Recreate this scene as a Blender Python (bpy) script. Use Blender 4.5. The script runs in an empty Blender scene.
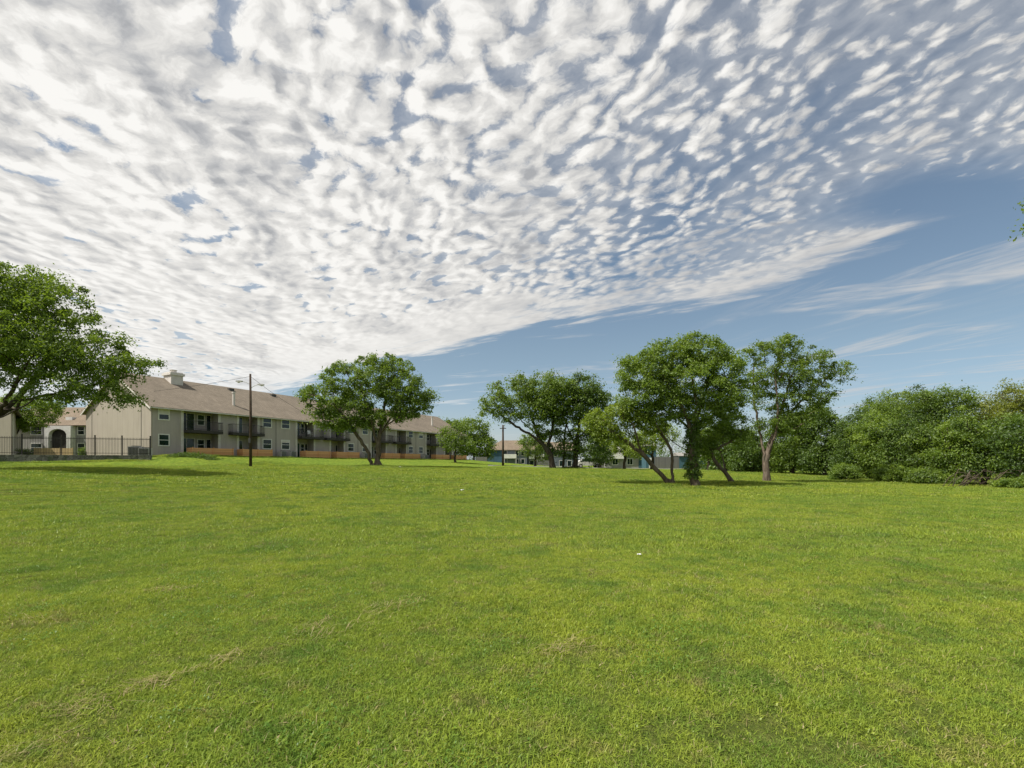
import bpy, math, random
import numpy as np
from mathutils import Vector, Matrix

PI = math.pi
F = 484.0          # focal length in pixels at 1024 px width
HOR = 464.0        # pixel row of the eye level
EYE = 1.6
SC = bpy.context.scene
COL = SC.collection
rng0 = np.random.default_rng(7)

def W(px, py, Z):
    return np.array([(px - 512.0) * Z / F, Z, EYE + (HOR - py) * Z / F])

# ------------------------------------------------------------------ terrain
_ctrl = []
def cp(px, py, Z):
    p = W(px, py, Z); _ctrl.append((p[0], p[1], p[2]))
def cw(x, y, z): _ctrl.append((x, y, z))
for x, y in [(-12, -6), (0, -6), (12, -6), (-12, 2), (0, 2), (12, 2), (-9, 9), (0, 9), (9, 9), (22, 10), (0, 17), (14, 20), (28, 22)]:
    cw(x, y, 0.0)
cw(-12, 13, 0.12); cw(-22, 12, 0.35); cw(-9, 20, 0.3)
cp(20, 470, 27); cp(-60, 471, 27); cp(120, 468, 34); cp(250, 467.3, 52); cp(374, 466.3, 46)
cp(310, 466, 46); cp(300, 474, 34); cp(200, 480, 26); cp(420, 478, 30); cp(450, 468, 46)
cp(20, 464.5, 43.5); cp(-60, 464.5, 43.5); cp(80, 464.3, 45); cp(130, 463.3, 46.5); cp(190, 458.5, 50); cp(165, 461.5, 48.5); cp(222, 461.5, 52)
cp(694, 487, 33); cp(671, 484, 34); cp(733, 483, 35); cp(767, 482, 38); cp(560, 482, 34)
cp(553, 468.6, 60); cp(575, 468.6, 60); cp(503, 466.2, 75); cp(480, 466, 78); cp(620, 469, 72)
cp(700, 470, 66); cp(770, 474, 52); cp(850, 478.5, 46); cp(920, 483, 40); cp(1000, 488, 32); cp(1060, 492, 28)
cw(60, 40, 0.1); cw(70, 80, 0.4); cw(40, 100, 0.7); cw(10, 120, 0.9); cw(-5, 150, 1.2); cw(60, 160, 0.9)
BC = np.array([-39.4, 53.0]); BD = np.array([0.472, 0.882]) / math.hypot(0.472, 0.882); BN = np.array([-BD[1], BD[0]])
PAD = 2.55
for s in (0, 15, 30, 45, 61):
    for t in (-1.0, 8, 16):
        p = BC + BD * s + BN * t; cw(p[0], p[1], PAD if not (s == 0 and t > 0) else 2.4)
for s in (12, 28, 45, 60):
    p = BC + BD * s - BN * 6; cw(p[0], p[1], 2.1)
cw(-52, 57.0, 2.35); cw(-75, 54, 2.35); cw(-65, 80, 2.8); cw(-90, 80, 2.8); cw(-95, 50, 2.4); cw(-90, 30, 1.6)
cw(-30, 125, 2.4)
for x in (-200, -100, 0, 100, 200):
    cw(x, 260, 1.4); cw(x, -120, -0.3)
cw(-200, 60, 2.0); cw(200, 60, 0.6); cw(-120, 0, 1.0); cw(120, 0, 0.0)
_C = np.array(_ctrl)
def _tps(a, b):
    d2 = ((a[:, None, :] - b[None, :, :]) ** 2).sum(-1)
    return 0.5 * d2 * np.log(d2 + 1e-9)
_sc = 30.0
_A = _C[:, :2] / _sc
_n = len(_A)
_K = _tps(_A, _A) + np.eye(_n) * 3e-4
_P = np.hstack([np.ones((_n, 1)), _A])
_M = np.zeros((_n + 3, _n + 3)); _M[:_n, :_n] = _K; _M[:_n, _n:] = _P; _M[_n:, :_n] = _P.T
_S = np.linalg.solve(_M, np.concatenate([_C[:, 2], [0, 0, 0]]))
def H(x, y):
    x = np.atleast_1d(np.asarray(x, float)); y = np.atleast_1d(np.asarray(y, float))
    sh = x.shape
    a = np.stack([x.ravel(), y.ravel()], 1)
    d = np.hypot(a[:, 0], a[:, 1] - 60)
    cl = a.copy(); k = np.minimum(1.0, 230.0 / np.maximum(d, 1e-6))
    cl[:, 0] *= k; cl[:, 1] = 60 + (cl[:, 1] - 60) * k
    q = cl / _sc
    z = np.empty(len(q))
    for i in range(0, len(q), 20000):
        z[i:i + 20000] = _tps(q[i:i + 20000], _A) @ _S[:_n] + _S[_n] + q[i:i + 20000] @ _S[_n + 1:]
    # small natural undulation of a mown meadow
    X, Y = a[:, 0], a[:, 1]
    z += 0.022 * np.sin(X * 1.3 + 1.7 * np.sin(Y * 0.45)) * np.sin(Y * 1.1 + 0.6 * np.sin(X * 0.8))
    z += 0.035 * np.sin(X * 0.41 + 0.9) * np.sin(Y * 0.37 + X * 0.13)
    return z.reshape(sh)
def h1(x, y): return float(H(x, y)[0])

# ------------------------------------------------------------------ helpers
def tag(o, label=None, cat=None, group=None, kind=None):
    if label: o['label'] = label
    if cat: o['category'] = cat
    if group: o['group'] = group
    if kind: o['kind'] = kind
    return o

def empty(name, loc, rz=0.0):
    o = bpy.data.objects.new(name, None); COL.objects.link(o)
    o.location = loc; o.rotation_euler = (0, 0, rz); o.empty_display_size = 0.3
    return o

def np_mesh(name, V, faces_k, idx, mat, parent=None, smooth=False, attr=None, loc=None):
    """V (n,3); idx flat loop indices; faces_k: array of corner counts"""
    me = bpy.data.meshes.new(name)
    V = np.asarray(V, np.float32)
    me.vertices.add(len(V)); me.vertices.foreach_set('co', V.ravel())
    idx = np.asarray(idx, np.int32).ravel(); fk = np.asarray(faces_k, np.int32)
    me.loops.add(len(idx)); me.loops.foreach_set('vertex_index', idx)
    me.polygons.add(len(fk))
    ls = np.concatenate([[0], np.cumsum(fk)[:-1]]).astype(np.int32)
    me.polygons.foreach_set('loop_start', ls)
    me.polygons.foreach_set('use_smooth', np.full(len(fk), smooth))
    if attr:
        for an, arr in attr.items():
            a = me.attributes.new(an, 'FLOAT', 'POINT'); a.data.foreach_set('value', np.asarray(arr, np.float32))
    me.update(calc_edges=True)
    me.materials.append(mat)
    o = bpy.data.objects.new(name, me); COL.objects.link(o)
    if parent is not None: o.parent = parent
    if loc is not None: o.location = loc
    return o

class MB:
    def __init__(s): s.v = []; s.f = []
    def box(s, x0, x1, y0, y1, z0, z1):
        b = len(s.v)
        s.v += [(x0, y0, z0), (x1, y0, z0), (x1, y1, z0), (x0, y1, z0), (x0, y0, z1), (x1, y0, z1), (x1, y1, z1), (x0, y1, z1)]
        s.f += [tuple(b + i for i in q) for q in ((0, 3, 2, 1), (4, 5, 6, 7), (0, 1, 5, 4), (1, 2, 6, 5), (2, 3, 7, 6), (3, 0, 4, 7))]
        return s
    def prism(s, pts, axis, a0, a1):
        """pts: list of 2D points, extruded along axis ('x': pts are (y,z); 'y': pts are (x,z))"""
        b = len(s.v); n = len(pts)
        for a in (a0, a1):
            for p in pts:
                s.v.append((a, p[0], p[1]) if axis == 'x' else ((p[0], a, p[1]) if axis == 'y' else (p[0], p[1], a)))
        s.f.append(tuple(b + i for i in range(n))); s.f.append(tuple(b + n + i for i in reversed(range(n))))
        for i in range(n):
            j = (i + 1) % n; s.f.append((b + i, b + n + i, b + n + j, b + j))
        return s
    def tube(s, pts, rad, n=6, cap=True):
        pts = [Vector(p) for p in pts]
        if not hasattr(rad, '__len__'): rad = [rad] * len(pts)
        b0 = len(s.v); prev = None
        for i, p in enumerate(pts):
            t = (pts[min(i + 1, len(pts) - 1)] - pts[max(i - 1, 0)]).normalized()
            if prev is None:
                u = t.orthogonal().normalized()
            else:
                u = (prev - t * prev.dot(t)).normalized()
            prev = u; w = t.cross(u)
            for k in range(n):
                a = 2 * PI * k / n
                s.v.append(tuple(p + (u * math.cos(a) + w * math.sin(a)) * rad[i]))
        for i in range(len(pts) - 1):
            for k in range(n):
                a = b0 + i * n + k; b = b0 + i * n + (k + 1) % n
                s.f.append((a, b, b + n, a + n))
        if cap:
            s.f.append(tuple(b0 + k for k in reversed(range(n)))); s.f.append(tuple(b0 + (len(pts) - 1) * n + k for k in range(n)))
        return s
    def build(s, name, mat, parent=None, smooth=False, loc=None):
        me = bpy.data.meshes.new(name); me.from_pydata(s.v, [], s.f); me.validate()
        if smooth:
            me.polygons.foreach_set('use_smooth', [True] * len(me.polygons))
        me.materials.append(mat)
        import bmesh
        bm = bmesh.new(); bm.from_mesh(me); bmesh.ops.recalc_face_normals(bm, faces=bm.faces); bm.to_mesh(me); bm.free()
        o = bpy.data.objects.new(name, me); COL.objects.link(o)
        if parent is not None: o.parent = parent
        if loc is not None: o.location = loc
        return o

# ------------------------------------------------------------------ materials
class NT:
    def __init__(s, tree): s.t = tree; s.n = tree.nodes; s.l = tree.links
    def new(s, typ, **kw):
        nd = s.n.new(typ)
        for k, v in kw.items(): setattr(nd, k, v)
        return nd
    def put(s, sock, v):
        if v is None: return
        if isinstance(v, bpy.types.NodeSocket): s.l.new(v, sock)
        else: sock.default_value = v
    def m(s, op, a, b=None, c=None, clamp=False):
        nd = s.new('ShaderNodeMath', operation=op, use_clamp=clamp)
        s.put(nd.inputs[0], a); s.put(nd.inputs[1], b)
        if c is not None: s.put(nd.inputs[2], c)
        return nd.outputs[0]
    def vm(s, op, a, b=None, sc=None):
        nd = s.new('ShaderNodeVectorMath', operation=op)
        s.put(nd.inputs[0], a)
        if b is not None: s.put(nd.inputs[1], b)
        if sc is not None: s.put(nd.inputs['Scale'], sc)
        return nd.outputs[0]
    def noise(s, vec, scale, detail=4, rough=0.5, dist=0.0, out=0, lac=2.0):
        nd = s.new('ShaderNodeTexNoise'); s.put(nd.inputs['Vector'], vec); s.put(nd.inputs['Scale'], scale)
        nd.inputs['Detail'].default_value = detail; nd.inputs['Roughness'].default_value = rough
        nd.inputs['Distortion'].default_value = dist; nd.inputs['Lacunarity'].default_value = lac
        return nd.outputs[out]
    def vor(s, vec, scale, feature='F1', out='Distance', smooth=0.5, rnd=1.0):
        nd = s.new('ShaderNodeTexVoronoi', feature=feature); s.put(nd.inputs['Vector'], vec); s.put(nd.inputs['Scale'], scale)
        if feature == 'SMOOTH_F1': nd.inputs['Smoothness'].default_value = smooth
        nd.inputs['Randomness'].default_value = rnd
        return nd.outputs[out]
    def rng(s, v, a, b, c=0.0, d=1.0, mode='SMOOTHSTEP'):
        nd = s.new('ShaderNodeMapRange', interpolation_type=mode)
        s.put(nd.inputs[0], v); s.put(nd.inputs[1], a); s.put(nd.inputs[2], b); s.put(nd.inputs[3], c); s.put(nd.inputs[4], d)
        return nd.outputs[0]
    def mix(s, f, a, b, blend='MIX'):
        nd = s.new('ShaderNodeMix', data_type='RGBA', blend_type=blend)
        s.put(nd.inputs[0], f)
        s.put(nd.inputs[6], a if isinstance(a, bpy.types.NodeSocket) else (*a, 1)[:4])
        s.put(nd.inputs[7], b if isinstance(b, bpy.types.NodeSocket) else (*b, 1)[:4])
        return nd.outputs[2]
    def mapping(s, vec, loc=(0, 0, 0), rot=(0, 0, 0), scale=(1, 1, 1)):
        nd = s.new('ShaderNodeMapping'); s.put(nd.inputs[0], vec)
        nd.inputs[1].default_value = loc; nd.inputs[2].default_value = rot; nd.inputs[3].default_value = scale
        return nd.outputs[0]

def mat(name):
    m = bpy.data.materials.new(name); m.use_nodes = True
    nt = NT(m.node_tree); p = nt.n['Principled BSDF']
    return m, nt, p

def simple(name, c1, c2=None, scale=3.0, rough=0.7, bump=0.0, bscale=20.0, spec=0.3, metal=0.0, detail=4):
    m, nt, p = mat(name)
    tc = nt.new('ShaderNodeTexCoord').outputs['Object']
    if c2 is None: c2 = tuple(c * 0.8 for c in c1)
    n = nt.noise(tc, scale, detail, 0.6)
    nt.put(p.inputs['Base Color'], nt.mix(nt.rng(n, 0.3, 0.7), c1, c2))
    p.inputs['Roughness'].default_value = rough; p.inputs['Specular IOR Level'].default_value = spec
    p.inputs['Metallic'].default_value = metal
    if bump:
        b = nt.new('ShaderNodeBump'); b.inputs['Strength'].default_value = bump; b.inputs['Distance'].default_value = 0.02
        nt.put(b.inputs['Height'], nt.noise(tc, bscale, 5, 0.6)); nt.put(p.inputs['Normal'], b.outputs[0])
    return m

def siding(name, c1, c2, step=0.3):
    """painted vertical-board siding with faint grooves and weathering"""
    m, nt, p = mat(name)
    tc = nt.new('ShaderNodeTexCoord').outputs['Object']
    sp = nt.new('ShaderNodeSeparateXYZ'); nt.put(sp.inputs[0], tc)
    xy = nt.m('ADD', sp.outputs[0], sp.outputs[1])
    fr = nt.m('FRACT', nt.m('DIVIDE', xy, step))
    groove = nt.m('LESS_THAN', fr, 0.07)
    n = nt.noise(nt.mapping(tc, scale=(0.9, 0.9, 0.25)), 1.4, 6, 0.65)
    streak = nt.noise(nt.mapping(tc, scale=(5, 5, 0.3)), 1.5, 3, 0.5)
    col = nt.mix(nt.rng(n, 0.35, 0.7), c1, c2)
    col = nt.mix(nt.rng(streak, 0.5, 0.8, 0, 0.25), col, tuple(c * 0.6 for c in c1))
    col = nt.mix(nt.m('MULTIPLY', groove, 0.22), col, tuple(c * 0.45 for c in c1))
    nt.put(p.inputs['Base Color'], col); p.inputs['Roughness'].default_value = 0.8
    b = nt.new('ShaderNodeBump'); b.inputs['Strength'].default_value = 0.3; b.inputs['Distance'].default_value = 0.01
    nt.put(b.inputs['Height'], nt.m('SUBTRACT', 1.0, groove)); nt.put(p.inputs['Normal'], b.outputs[0])
    return m

def shingles(name, c1, c2):
    m, nt, p = mat(name)
    tc = nt.new('ShaderNodeTexCoord').outputs['Object']
    br = nt.new('ShaderNodeTexBrick'); nt.put(br.inputs['Vector'], nt.mapping(tc, scale=(1, 1, 1)))
    br.inputs['Scale'].default_value = 1.0; br.inputs['Brick Width'].default_value = 0.33; br.inputs['Row Height'].default_value = 0.16
    br.inputs['Mortar Size'].default_value = 0.008
    br.inputs['Color1'].default_value = (*c1, 1); br.inputs['Color2'].default_value = (*c2, 1)
    br.inputs['Mortar'].default_value = (*[c * 0.5 for c in c1], 1)
    n = nt.noise(tc, 0.5, 6, 0.7)
    col = nt.mix(nt.rng(n, 0.4, 0.75, 0, 0.55), br.outputs[0], tuple(c * 0.62 for c in c1))
    n2 = nt.noise(nt.mapping(tc, scale=(1.5, 0.35, 1)), 1.0, 4, 0.6)
    col = nt.mix(nt.rng(n2, 0.5, 0.8, 0, 0.4), col, tuple(min(1, c * 1.35) for c in c2))
    nt.put(p.inputs['Base Color'], col); p.inputs['Roughness'].default_value = 0.9; p.inputs['Specular IOR Level'].default_value = 0.15
    return m

def glass(name, c):
    m, nt, p = mat(name)
    tc = nt.new('ShaderNodeTexCoord').outputs['Object']
    nt.put(p.inputs['Base Color'], nt.mix(nt.rng(nt.noise(tc, 0.9, 2), 0.35, 0.65), c, tuple(x * 0.35 for x in c)))
    p.inputs['Roughness'].default_value = 0.06; p.inputs['Specular IOR Level'].default_value = 0.5
    return m

def wood(name, c1, c2, step=0.14, axis=2):
    m, nt, p = mat(name)
    tc = nt.new('ShaderNodeTexCoord').outputs['Object']
    sp = nt.new('ShaderNodeSeparateXYZ'); nt.put(sp.inputs[0], tc)
    v = sp.outputs[2] if axis == 2 else nt.m('ADD', sp.outputs[0], sp.outputs[1])
    q = nt.m('DIVIDE', v, step); gap = nt.m('LESS_THAN', nt.m('FRACT', q), 0.1)
    wn = nt.new('ShaderNodeTexWhiteNoise', noise_dimensions='1D'); nt.put(wn.inputs['W'], nt.m('FLOOR', q))
    grain = nt.noise(nt.mapping(tc, scale=(1, 1, 14) if axis == 2 else (14, 14, 1)), 2.0, 4, 0.6)
    col = nt.mix(nt.m('ADD', nt.m('MULTIPLY', wn.outputs[0], 0.6), nt.m('MULTIPLY', grain, 0.4)), c1, c2)
    col = nt.mix(nt.m('MULTIPLY', gap, 0.75), col, tuple(c * 0.25 for c in c1))
    nt.put(p.inputs['Base Color'], col); p.inputs['Roughness'].default_value = 0.75
    return m

def leafmat(name, dark, mid, light, trans=0.35):
    m, nt, p = mat(name)
    nt.n.remove(p); out = nt.n['Material Output']
    g = nt.new('ShaderNodeNewGeometry'); rp = g.outputs['Random Per Island']
    at = nt.new('ShaderNodeAttribute', attribute_name='tint').outputs['Fac']
    f = nt.m('ADD', nt.m('MULTIPLY', at, 0.65), nt.m('MULTIPLY', rp, 0.35))
    col = nt.mix(nt.rng(f, 0.15, 0.5), dark, mid)
    col = nt.mix(nt.rng(f, 0.5, 0.95), col, light)
    d = nt.new('ShaderNodeBsdfDiffuse'); nt.put(d.inputs[0], col); d.inputs[1].default_value = 0.3
    t = nt.new('ShaderNodeBsdfTranslucent')
    nt.put(t.inputs[0], nt.mix(0.5, col, (light[0] * 1.5, light[1] * 1.5, light[2] * 0.8)))
    gl = nt.new('ShaderNodeBsdfAnisotropic') if False else nt.new('ShaderNodeBsdfGlossy')
    gl.inputs['Color'].default_value = (1, 1, 1, 1); gl.inputs['Roughness'].default_value = 0.55
    mx = nt.new('ShaderNodeMixShader'); mx.inputs[0].default_value = trans + 0.08
    nt.l.new(d.outputs[0], mx.inputs[1]); nt.l.new(t.outputs[0], mx.inputs[2])
    m2 = nt.new('ShaderNodeMixShader'); m2.inputs[0].default_value = 0.03
    nt.l.new(mx.outputs[0], m2.inputs[1]); nt.l.new(gl.outputs[0], m2.inputs[2])
    nt.l.new(m2.outputs[0], out.inputs[0])
    return m

def bark(name, c1, c2, sc=6.0):
    m, nt, p = mat(name)
    tc = nt.new('ShaderNodeTexCoord').outputs['Object']
    v = nt.mapping(tc, scale=(1, 1, 0.25))
    n = nt.noise(v, sc, 6, 0.7); n2 = nt.noise(tc, 1.2, 3)
    col = nt.mix(nt.rng(n, 0.35, 0.65), c1, c2)
    col = nt.mix(nt.rng(n2, 0.5, 0.7, 0, 0.4), col, (0.07, 0.09, 0.05))
    nt.put(p.inputs['Base Color'], col); p.inputs['Roughness'].default_value = 0.9; p.inputs['Specular IOR Level'].default_value = 0.1
    b = nt.new('ShaderNodeBump'); b.inputs['Strength'].default_value = 0.9; b.inputs['Distance'].default_value = 0.04
    nt.put(b.inputs['Height'], n); nt.put(p.inputs['Normal'], b.outputs[0])
    return m

# grass colour shared by the soil sheet and the blades, from world position
def grass_group():
    g = bpy.data.node_groups.new('grass_colour', 'ShaderNodeTree')
    g.interface.new_socket('Vector', in_out='INPUT', socket_type='NodeSocketVector')
    g.interface.new_socket('Color', in_out='OUTPUT', socket_type='NodeSocketColor')
    g.interface.new_socket('Dry', in_out='OUTPUT', socket_type='NodeSocketFloat')
    nt = NT(g); gi = nt.new('NodeGroupInput'); go = nt.new('NodeGroupOutput')
    v = gi.outputs[0]
    n1 = nt.noise(v, 0.16, 4, 0.6)            # broad drifts
    n2 = nt.noise(v, 0.9, 5, 0.65)            # patches of a metre
    n3 = nt.noise(nt.mapping(v, rot=(0, 0, 0.5), scale=(1, 2.2, 1)), 0.45, 5, 0.7)
    n4 = nt.noise(v, 5.0, 3, 0.6)
    yel = GRASS['yel']; mid = GRASS['mid']; deep = GRASS['deep']; dry = GRASS['dry']
    c = nt.mix(nt.rng(n1, 0.35, 0.65), mid, yel)
    c = nt.mix(nt.rng(n2, 0.48, 0.68, 0, 0.8), c, deep)
    c = nt.mix(nt.rng(n4, 0.45, 0.68, 0, 0.55), c, deep)
    d = nt.m('MULTIPLY', nt.rng(n3, 0.56, 0.72), nt.rng(n4, 0.35, 0.6))
    n5 = nt.noise(v, 2.1, 4, 0.7); n6 = nt.noise(v, 11.0, 2, 0.6)
    d = nt.m('MAXIMUM', d, nt.m('MULTIPLY', nt.rng(n5, 0.54, 0.70), nt.rng(n6, 0.38, 0.58, 0.1, 1.0)))
    c = nt.mix(nt.m('MULTIPLY', d, 0.58), c, dry)
    nt.put(go.inputs[0], c); nt.put(go.inputs[1], d)
    return g
GRASS = dict(yel=(0.350, 0.405, 0.048), mid=(0.260, 0.345, 0.044), deep=(0.118, 0.220, 0.036), dry=(0.36, 0.27, 0.13))
GG = grass_group()

def ground_mat():
    m, nt, p = mat('meadow_soil')
    pos = nt.new('ShaderNodeNewGeometry').outputs['Position']
    gn = nt.new('ShaderNodeGroup'); gn.node_tree = GG; nt.put(gn.inputs[0], pos)
    sp = nt.new('ShaderNodeSeparateXYZ'); nt.put(sp.inputs[0], pos)
    fine = nt.noise(pos, 14.0, 5, 0.75); fine2 = nt.noise(nt.mapping(pos, scale=(1, 0.6, 1)), 3.2, 6, 0.8)
    # near the camera the sheet is thatch under real blades, further out it carries the sward itself
    dist = nt.m('SQRT', nt.m('ADD', nt.m('MULTIPLY', sp.outputs[0], sp.outputs[0]), nt.m('MULTIPLY', sp.outputs[1], sp.outputs[1])))
    far = nt.rng(dist, 14.0, 50.0)
    thatch = nt.mix(nt.rng(fine, 0.35, 0.7), (0.06, 0.085, 0.02), (0.16, 0.17, 0.05))
    sward = nt.mix(nt.rng(fine2, 0.32, 0.64, 0.30, 0.92), gn.outputs[0], (0.075, 0.12, 0.022))  # dark green mixed in for the self-shadow the flat sheet lacks
    nt.put(p.inputs['Base Color'], nt.mix(nt.m('MAXIMUM', far, 0.25), thatch, sward))
    p.inputs['Roughness'].default_value = 1.0; p.inputs['Specular IOR Level'].default_value = 0.0
    b = nt.new('ShaderNodeBump'); b.inputs['Strength'].default_value = 1.0; b.inputs['Distance'].default_value = 0.08
    nt.put(b.inputs['Height'], nt.m('ADD', fine, fine2)); nt.put(p.inputs['Normal'], b.outputs[0])
    return m

def blade_mat(name, gain=1.0, dryb=None):
    m, nt, p = mat(name)
    nt.n.remove(p); out = nt.n['Material Output']
    g = nt.new('ShaderNodeNewGeometry')
    if dryb is None:
        gn = nt.new('ShaderNodeGroup'); gn.node_tree = GG; nt.put(gn.inputs[0], g.outputs['Position'])
        r = g.outputs['Random Per Island']
        c = gn.outputs[0]
        c = nt.mix(nt.rng(r, 0.0, 0.45, 0.45, 0.0), c, (0.085, 0.165, 0.022))
        c = nt.mix(nt.rng(r, 0.80, 1.0, 0.0, 0.55), c, (0.36, 0.40, 0.07))
        c = nt.mix(nt.m('GREATER_THAN', nt.m('ADD', r, nt.m('MULTIPLY', gn.outputs[1], 0.12)), 0.972), c, (0.40, 0.34, 0.17))
    else:
        c = nt.mix(g.outputs['Random Per Island'], dryb[0], dryb[1])
    d = nt.new('ShaderNodeBsdfDiffuse'); nt.put(d.inputs[0], c)
    t = nt.new('ShaderNodeBsdfTranslucent'); nt.put(t.inputs[0], c)
    gl = nt.new('ShaderNodeBsdfGlossy'); gl.inputs['Roughness'].default_value = 0.4
    mx = nt.new('ShaderNodeMixShader'); mx.inputs[0].default_value = 0.35
    nt.l.new(d.outputs[0], mx.inputs[1]); nt.l.new(t.outputs[0], mx.inputs[2])
    m2 = nt.new('ShaderNodeMixShader'); m2.inputs[0].default_value = 0.014
    nt.l.new(mx.outputs[0], m2.inputs[1]); nt.l.new(gl.outputs[0], m2.inputs[2])
    nt.l.new(m2.outputs[0], out.inputs[0])
    return m

M = {}
M['white'] = simple('white_paint', (0.72, 0.71, 0.67), (0.6, 0.59, 0.55), 2.0, 0.5)
M['trim'] = simple('cream_trim', (0.64, 0.60, 0.56), (0.54, 0.50, 0.47), 1.5, 0.6)
M['olive'] = siding('olive_grey_siding', (0.42, 0.37, 0.345), (0.37, 0.33, 0.305))
M['beige'] = siding('beige_siding', (0.34, 0.298, 0.252), (0.305, 0.266, 0.224), 1.2)
M['grey_wall'] = siding('grey_siding', (0.31, 0.30, 0.29), (0.25, 0.245, 0.24))
M['roof'] = shingles('brown_shingles', (0.185, 0.155, 0.120), (0.225, 0.188, 0.147))
M['roof2'] = shingles('tan_shingles', (0.19, 0.15, 0.11), (0.23, 0.182, 0.135))
M['roof3'] = shingles('grey_shingles', (0.24, 0.23, 0.21), (0.29, 0.28, 0.26))
M['glass'] = glass('window_glass', (0.012, 0.030, 0.028))
M['glass_green'] = glass('door_glass', (0.02, 0.07, 0.05))
M['iron'] = simple('black_iron', (0.018, 0.018, 0.018), (0.03, 0.028, 0.026), 5, 0.5)
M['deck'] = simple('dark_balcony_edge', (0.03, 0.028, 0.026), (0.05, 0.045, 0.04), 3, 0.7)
M['soffit'] = simple('tan_soffit', (0.30, 0.25, 0.17), (0.25, 0.2, 0.14), 2, 0.8)
M['cedar'] = wood('cedar_boards', (0.58, 0.27, 0.10), (0.74, 0.41, 0.18), 0.23)
M['pine'] = wood('pine_boards', (0.42, 0.30, 0.15), (0.52, 0.38, 0.2), 0.15, 0)
M['greyboard'] = wood('weathered_boards', (0.11, 0.11, 0.105), (0.18, 0.175, 0.165), 0.15, 0)
M['stone'] = None
M['metal'] = simple('grey_metal', (0.50, 0.49, 0.48), (0.38, 0.37, 0.36), 3, 0.5)
M['darkmetal'] = simple('dark_metal', (0.05, 0.05, 0.05), (0.08, 0.08, 0.075), 3, 0.5)
M['pole'] = bark('creosoted_wood', (0.045, 0.032, 0.025), (0.085, 0.062, 0.048), 8)
M['blue'] = siding('blue_siding', (0.045, 0.105, 0.17), (0.035, 0.08, 0.13))
M['slate'] = siding('slate_siding', (0.12, 0.14, 0.165), (0.095, 0.11, 0.135))
M['teal'] = siding('turquoise_siding', (0.05, 0.12, 0.16), (0.04, 0.095, 0.125))
M['asphalt'] = simple('asphalt', (0.06, 0.06, 0.06), (0.05, 0.05, 0.05), 4, 0.9)
M['concrete'] = simple('concrete', (0.42, 0.41, 0.38), (0.33, 0.32, 0.30), 1.5, 0.9, 0.3)
M['plastic'] = simple('white_plastic', (0.75, 0.75, 0.75), (0.68, 0.68, 0.68), 4, 0.4)
M['rubber'] = simple('rubber', (0.02, 0.02, 0.02), None, 4, 0.8)
M['red'] = simple('red_lens', (0.35, 0.02, 0.015), None, 4, 0.3)
M['bark'] = bark('grey_brown_bark', (0.075, 0.058, 0.042), (0.15, 0.12, 0.09))
M['bark_pale'] = bark('pale_reddish_bark', (0.075, 0.055, 0.041), (0.185, 0.148, 0.115))
M['bark_dark'] = bark('dark_bark', (0.035, 0.028, 0.022), (0.075, 0.06, 0.048))
M['leaf_a'] = leafmat('leaves_mid', (0.055, 0.105, 0.012), (0.125, 0.200, 0.019), (0.215, 0.305, 0.030))
M['leaf_b'] = leafmat('leaves_dark', (0.030, 0.066, 0.009), (0.078, 0.140, 0.015), (0.165, 0.250, 0.026), 0.27)
M['leaf_c'] = leafmat('leaves_yellow', (0.11, 0.17, 0.018), (0.19, 0.27, 0.026), (0.28, 0.36, 0.036))
M['leaf_d'] = leafmat('leaves_olive', (0.12, 0.155, 0.024), (0.20, 0.235, 0.032), (0.28, 0.31, 0.045))
M['leaf_e'] = leafmat('leaves_fresh', (0.070, 0.130, 0.014), (0.150, 0.235, 0.022), (0.24, 0.335, 0.034))

def stone_mat():
    m, nt, p = mat('mossy_stone')
    tc = nt.new('ShaderNodeTexCoord').outputs['Object']
    v = nt.vor(tc, 3.2, 'DISTANCE_TO_EDGE'); cc = nt.vor(tc, 3.2, 'F1', 'Color')
    sp = nt.new('ShaderNodeSeparateXYZ'); nt.put(sp.inputs[0], cc)
    col = nt.mix(sp.outputs[0], (0.10, 0.10, 0.09), (0.24, 0.23, 0.21))
    col = nt.mix(nt.rng(v, 0.0, 0.06, 1, 0), col, (0.03, 0.03, 0.025))
    col = nt.mix(nt.rng(nt.noise(tc, 1.1, 4), 0.5, 0.7, 0, 0.7), col, (0.05, 0.075, 0.03))
    nt.put(p.inputs['Base Color'], col); p.inputs['Roughness'].default_value = 0.95
    return m
M['stone'] = stone_mat()

# ------------------------------------------------------------------ camera, sun, sky
cam = bpy.data.cameras.new('camera'); co = bpy.data.objects.new('camera', cam); COL.objects.link(co)
co.location = (0, 0, EYE); co.rotation_euler = (PI / 2, 0, 0)
cam.sensor_width = 36; cam.lens = F / 1024 * 36; cam.shift_y = (HOR - 384) / 1024
cam.clip_start = 0.1; cam.clip_end = 3000
SC.camera = co

SUN_EL = math.radians(56); SUN_AZ = math.radians(-112)      # azimuth clockwise from +Y
sdir = Vector((math.sin(SUN_AZ) * math.cos(SUN_EL), math.cos(SUN_AZ) * math.cos(SUN_EL), math.sin(SUN_EL)))
sl = bpy.data.lights.new('sun', 'SUN'); sl.energy = 4.5; sl.angle = math.radians(0.9); sl.color = (1.0, 0.95, 0.86)
so = bpy.data.objects.new('sun', sl); COL.objects.link(so); so.location = (-20, -10, 40)
so.rotation_euler = sdir.to_track_quat('Z', 'Y').to_euler()

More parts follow.
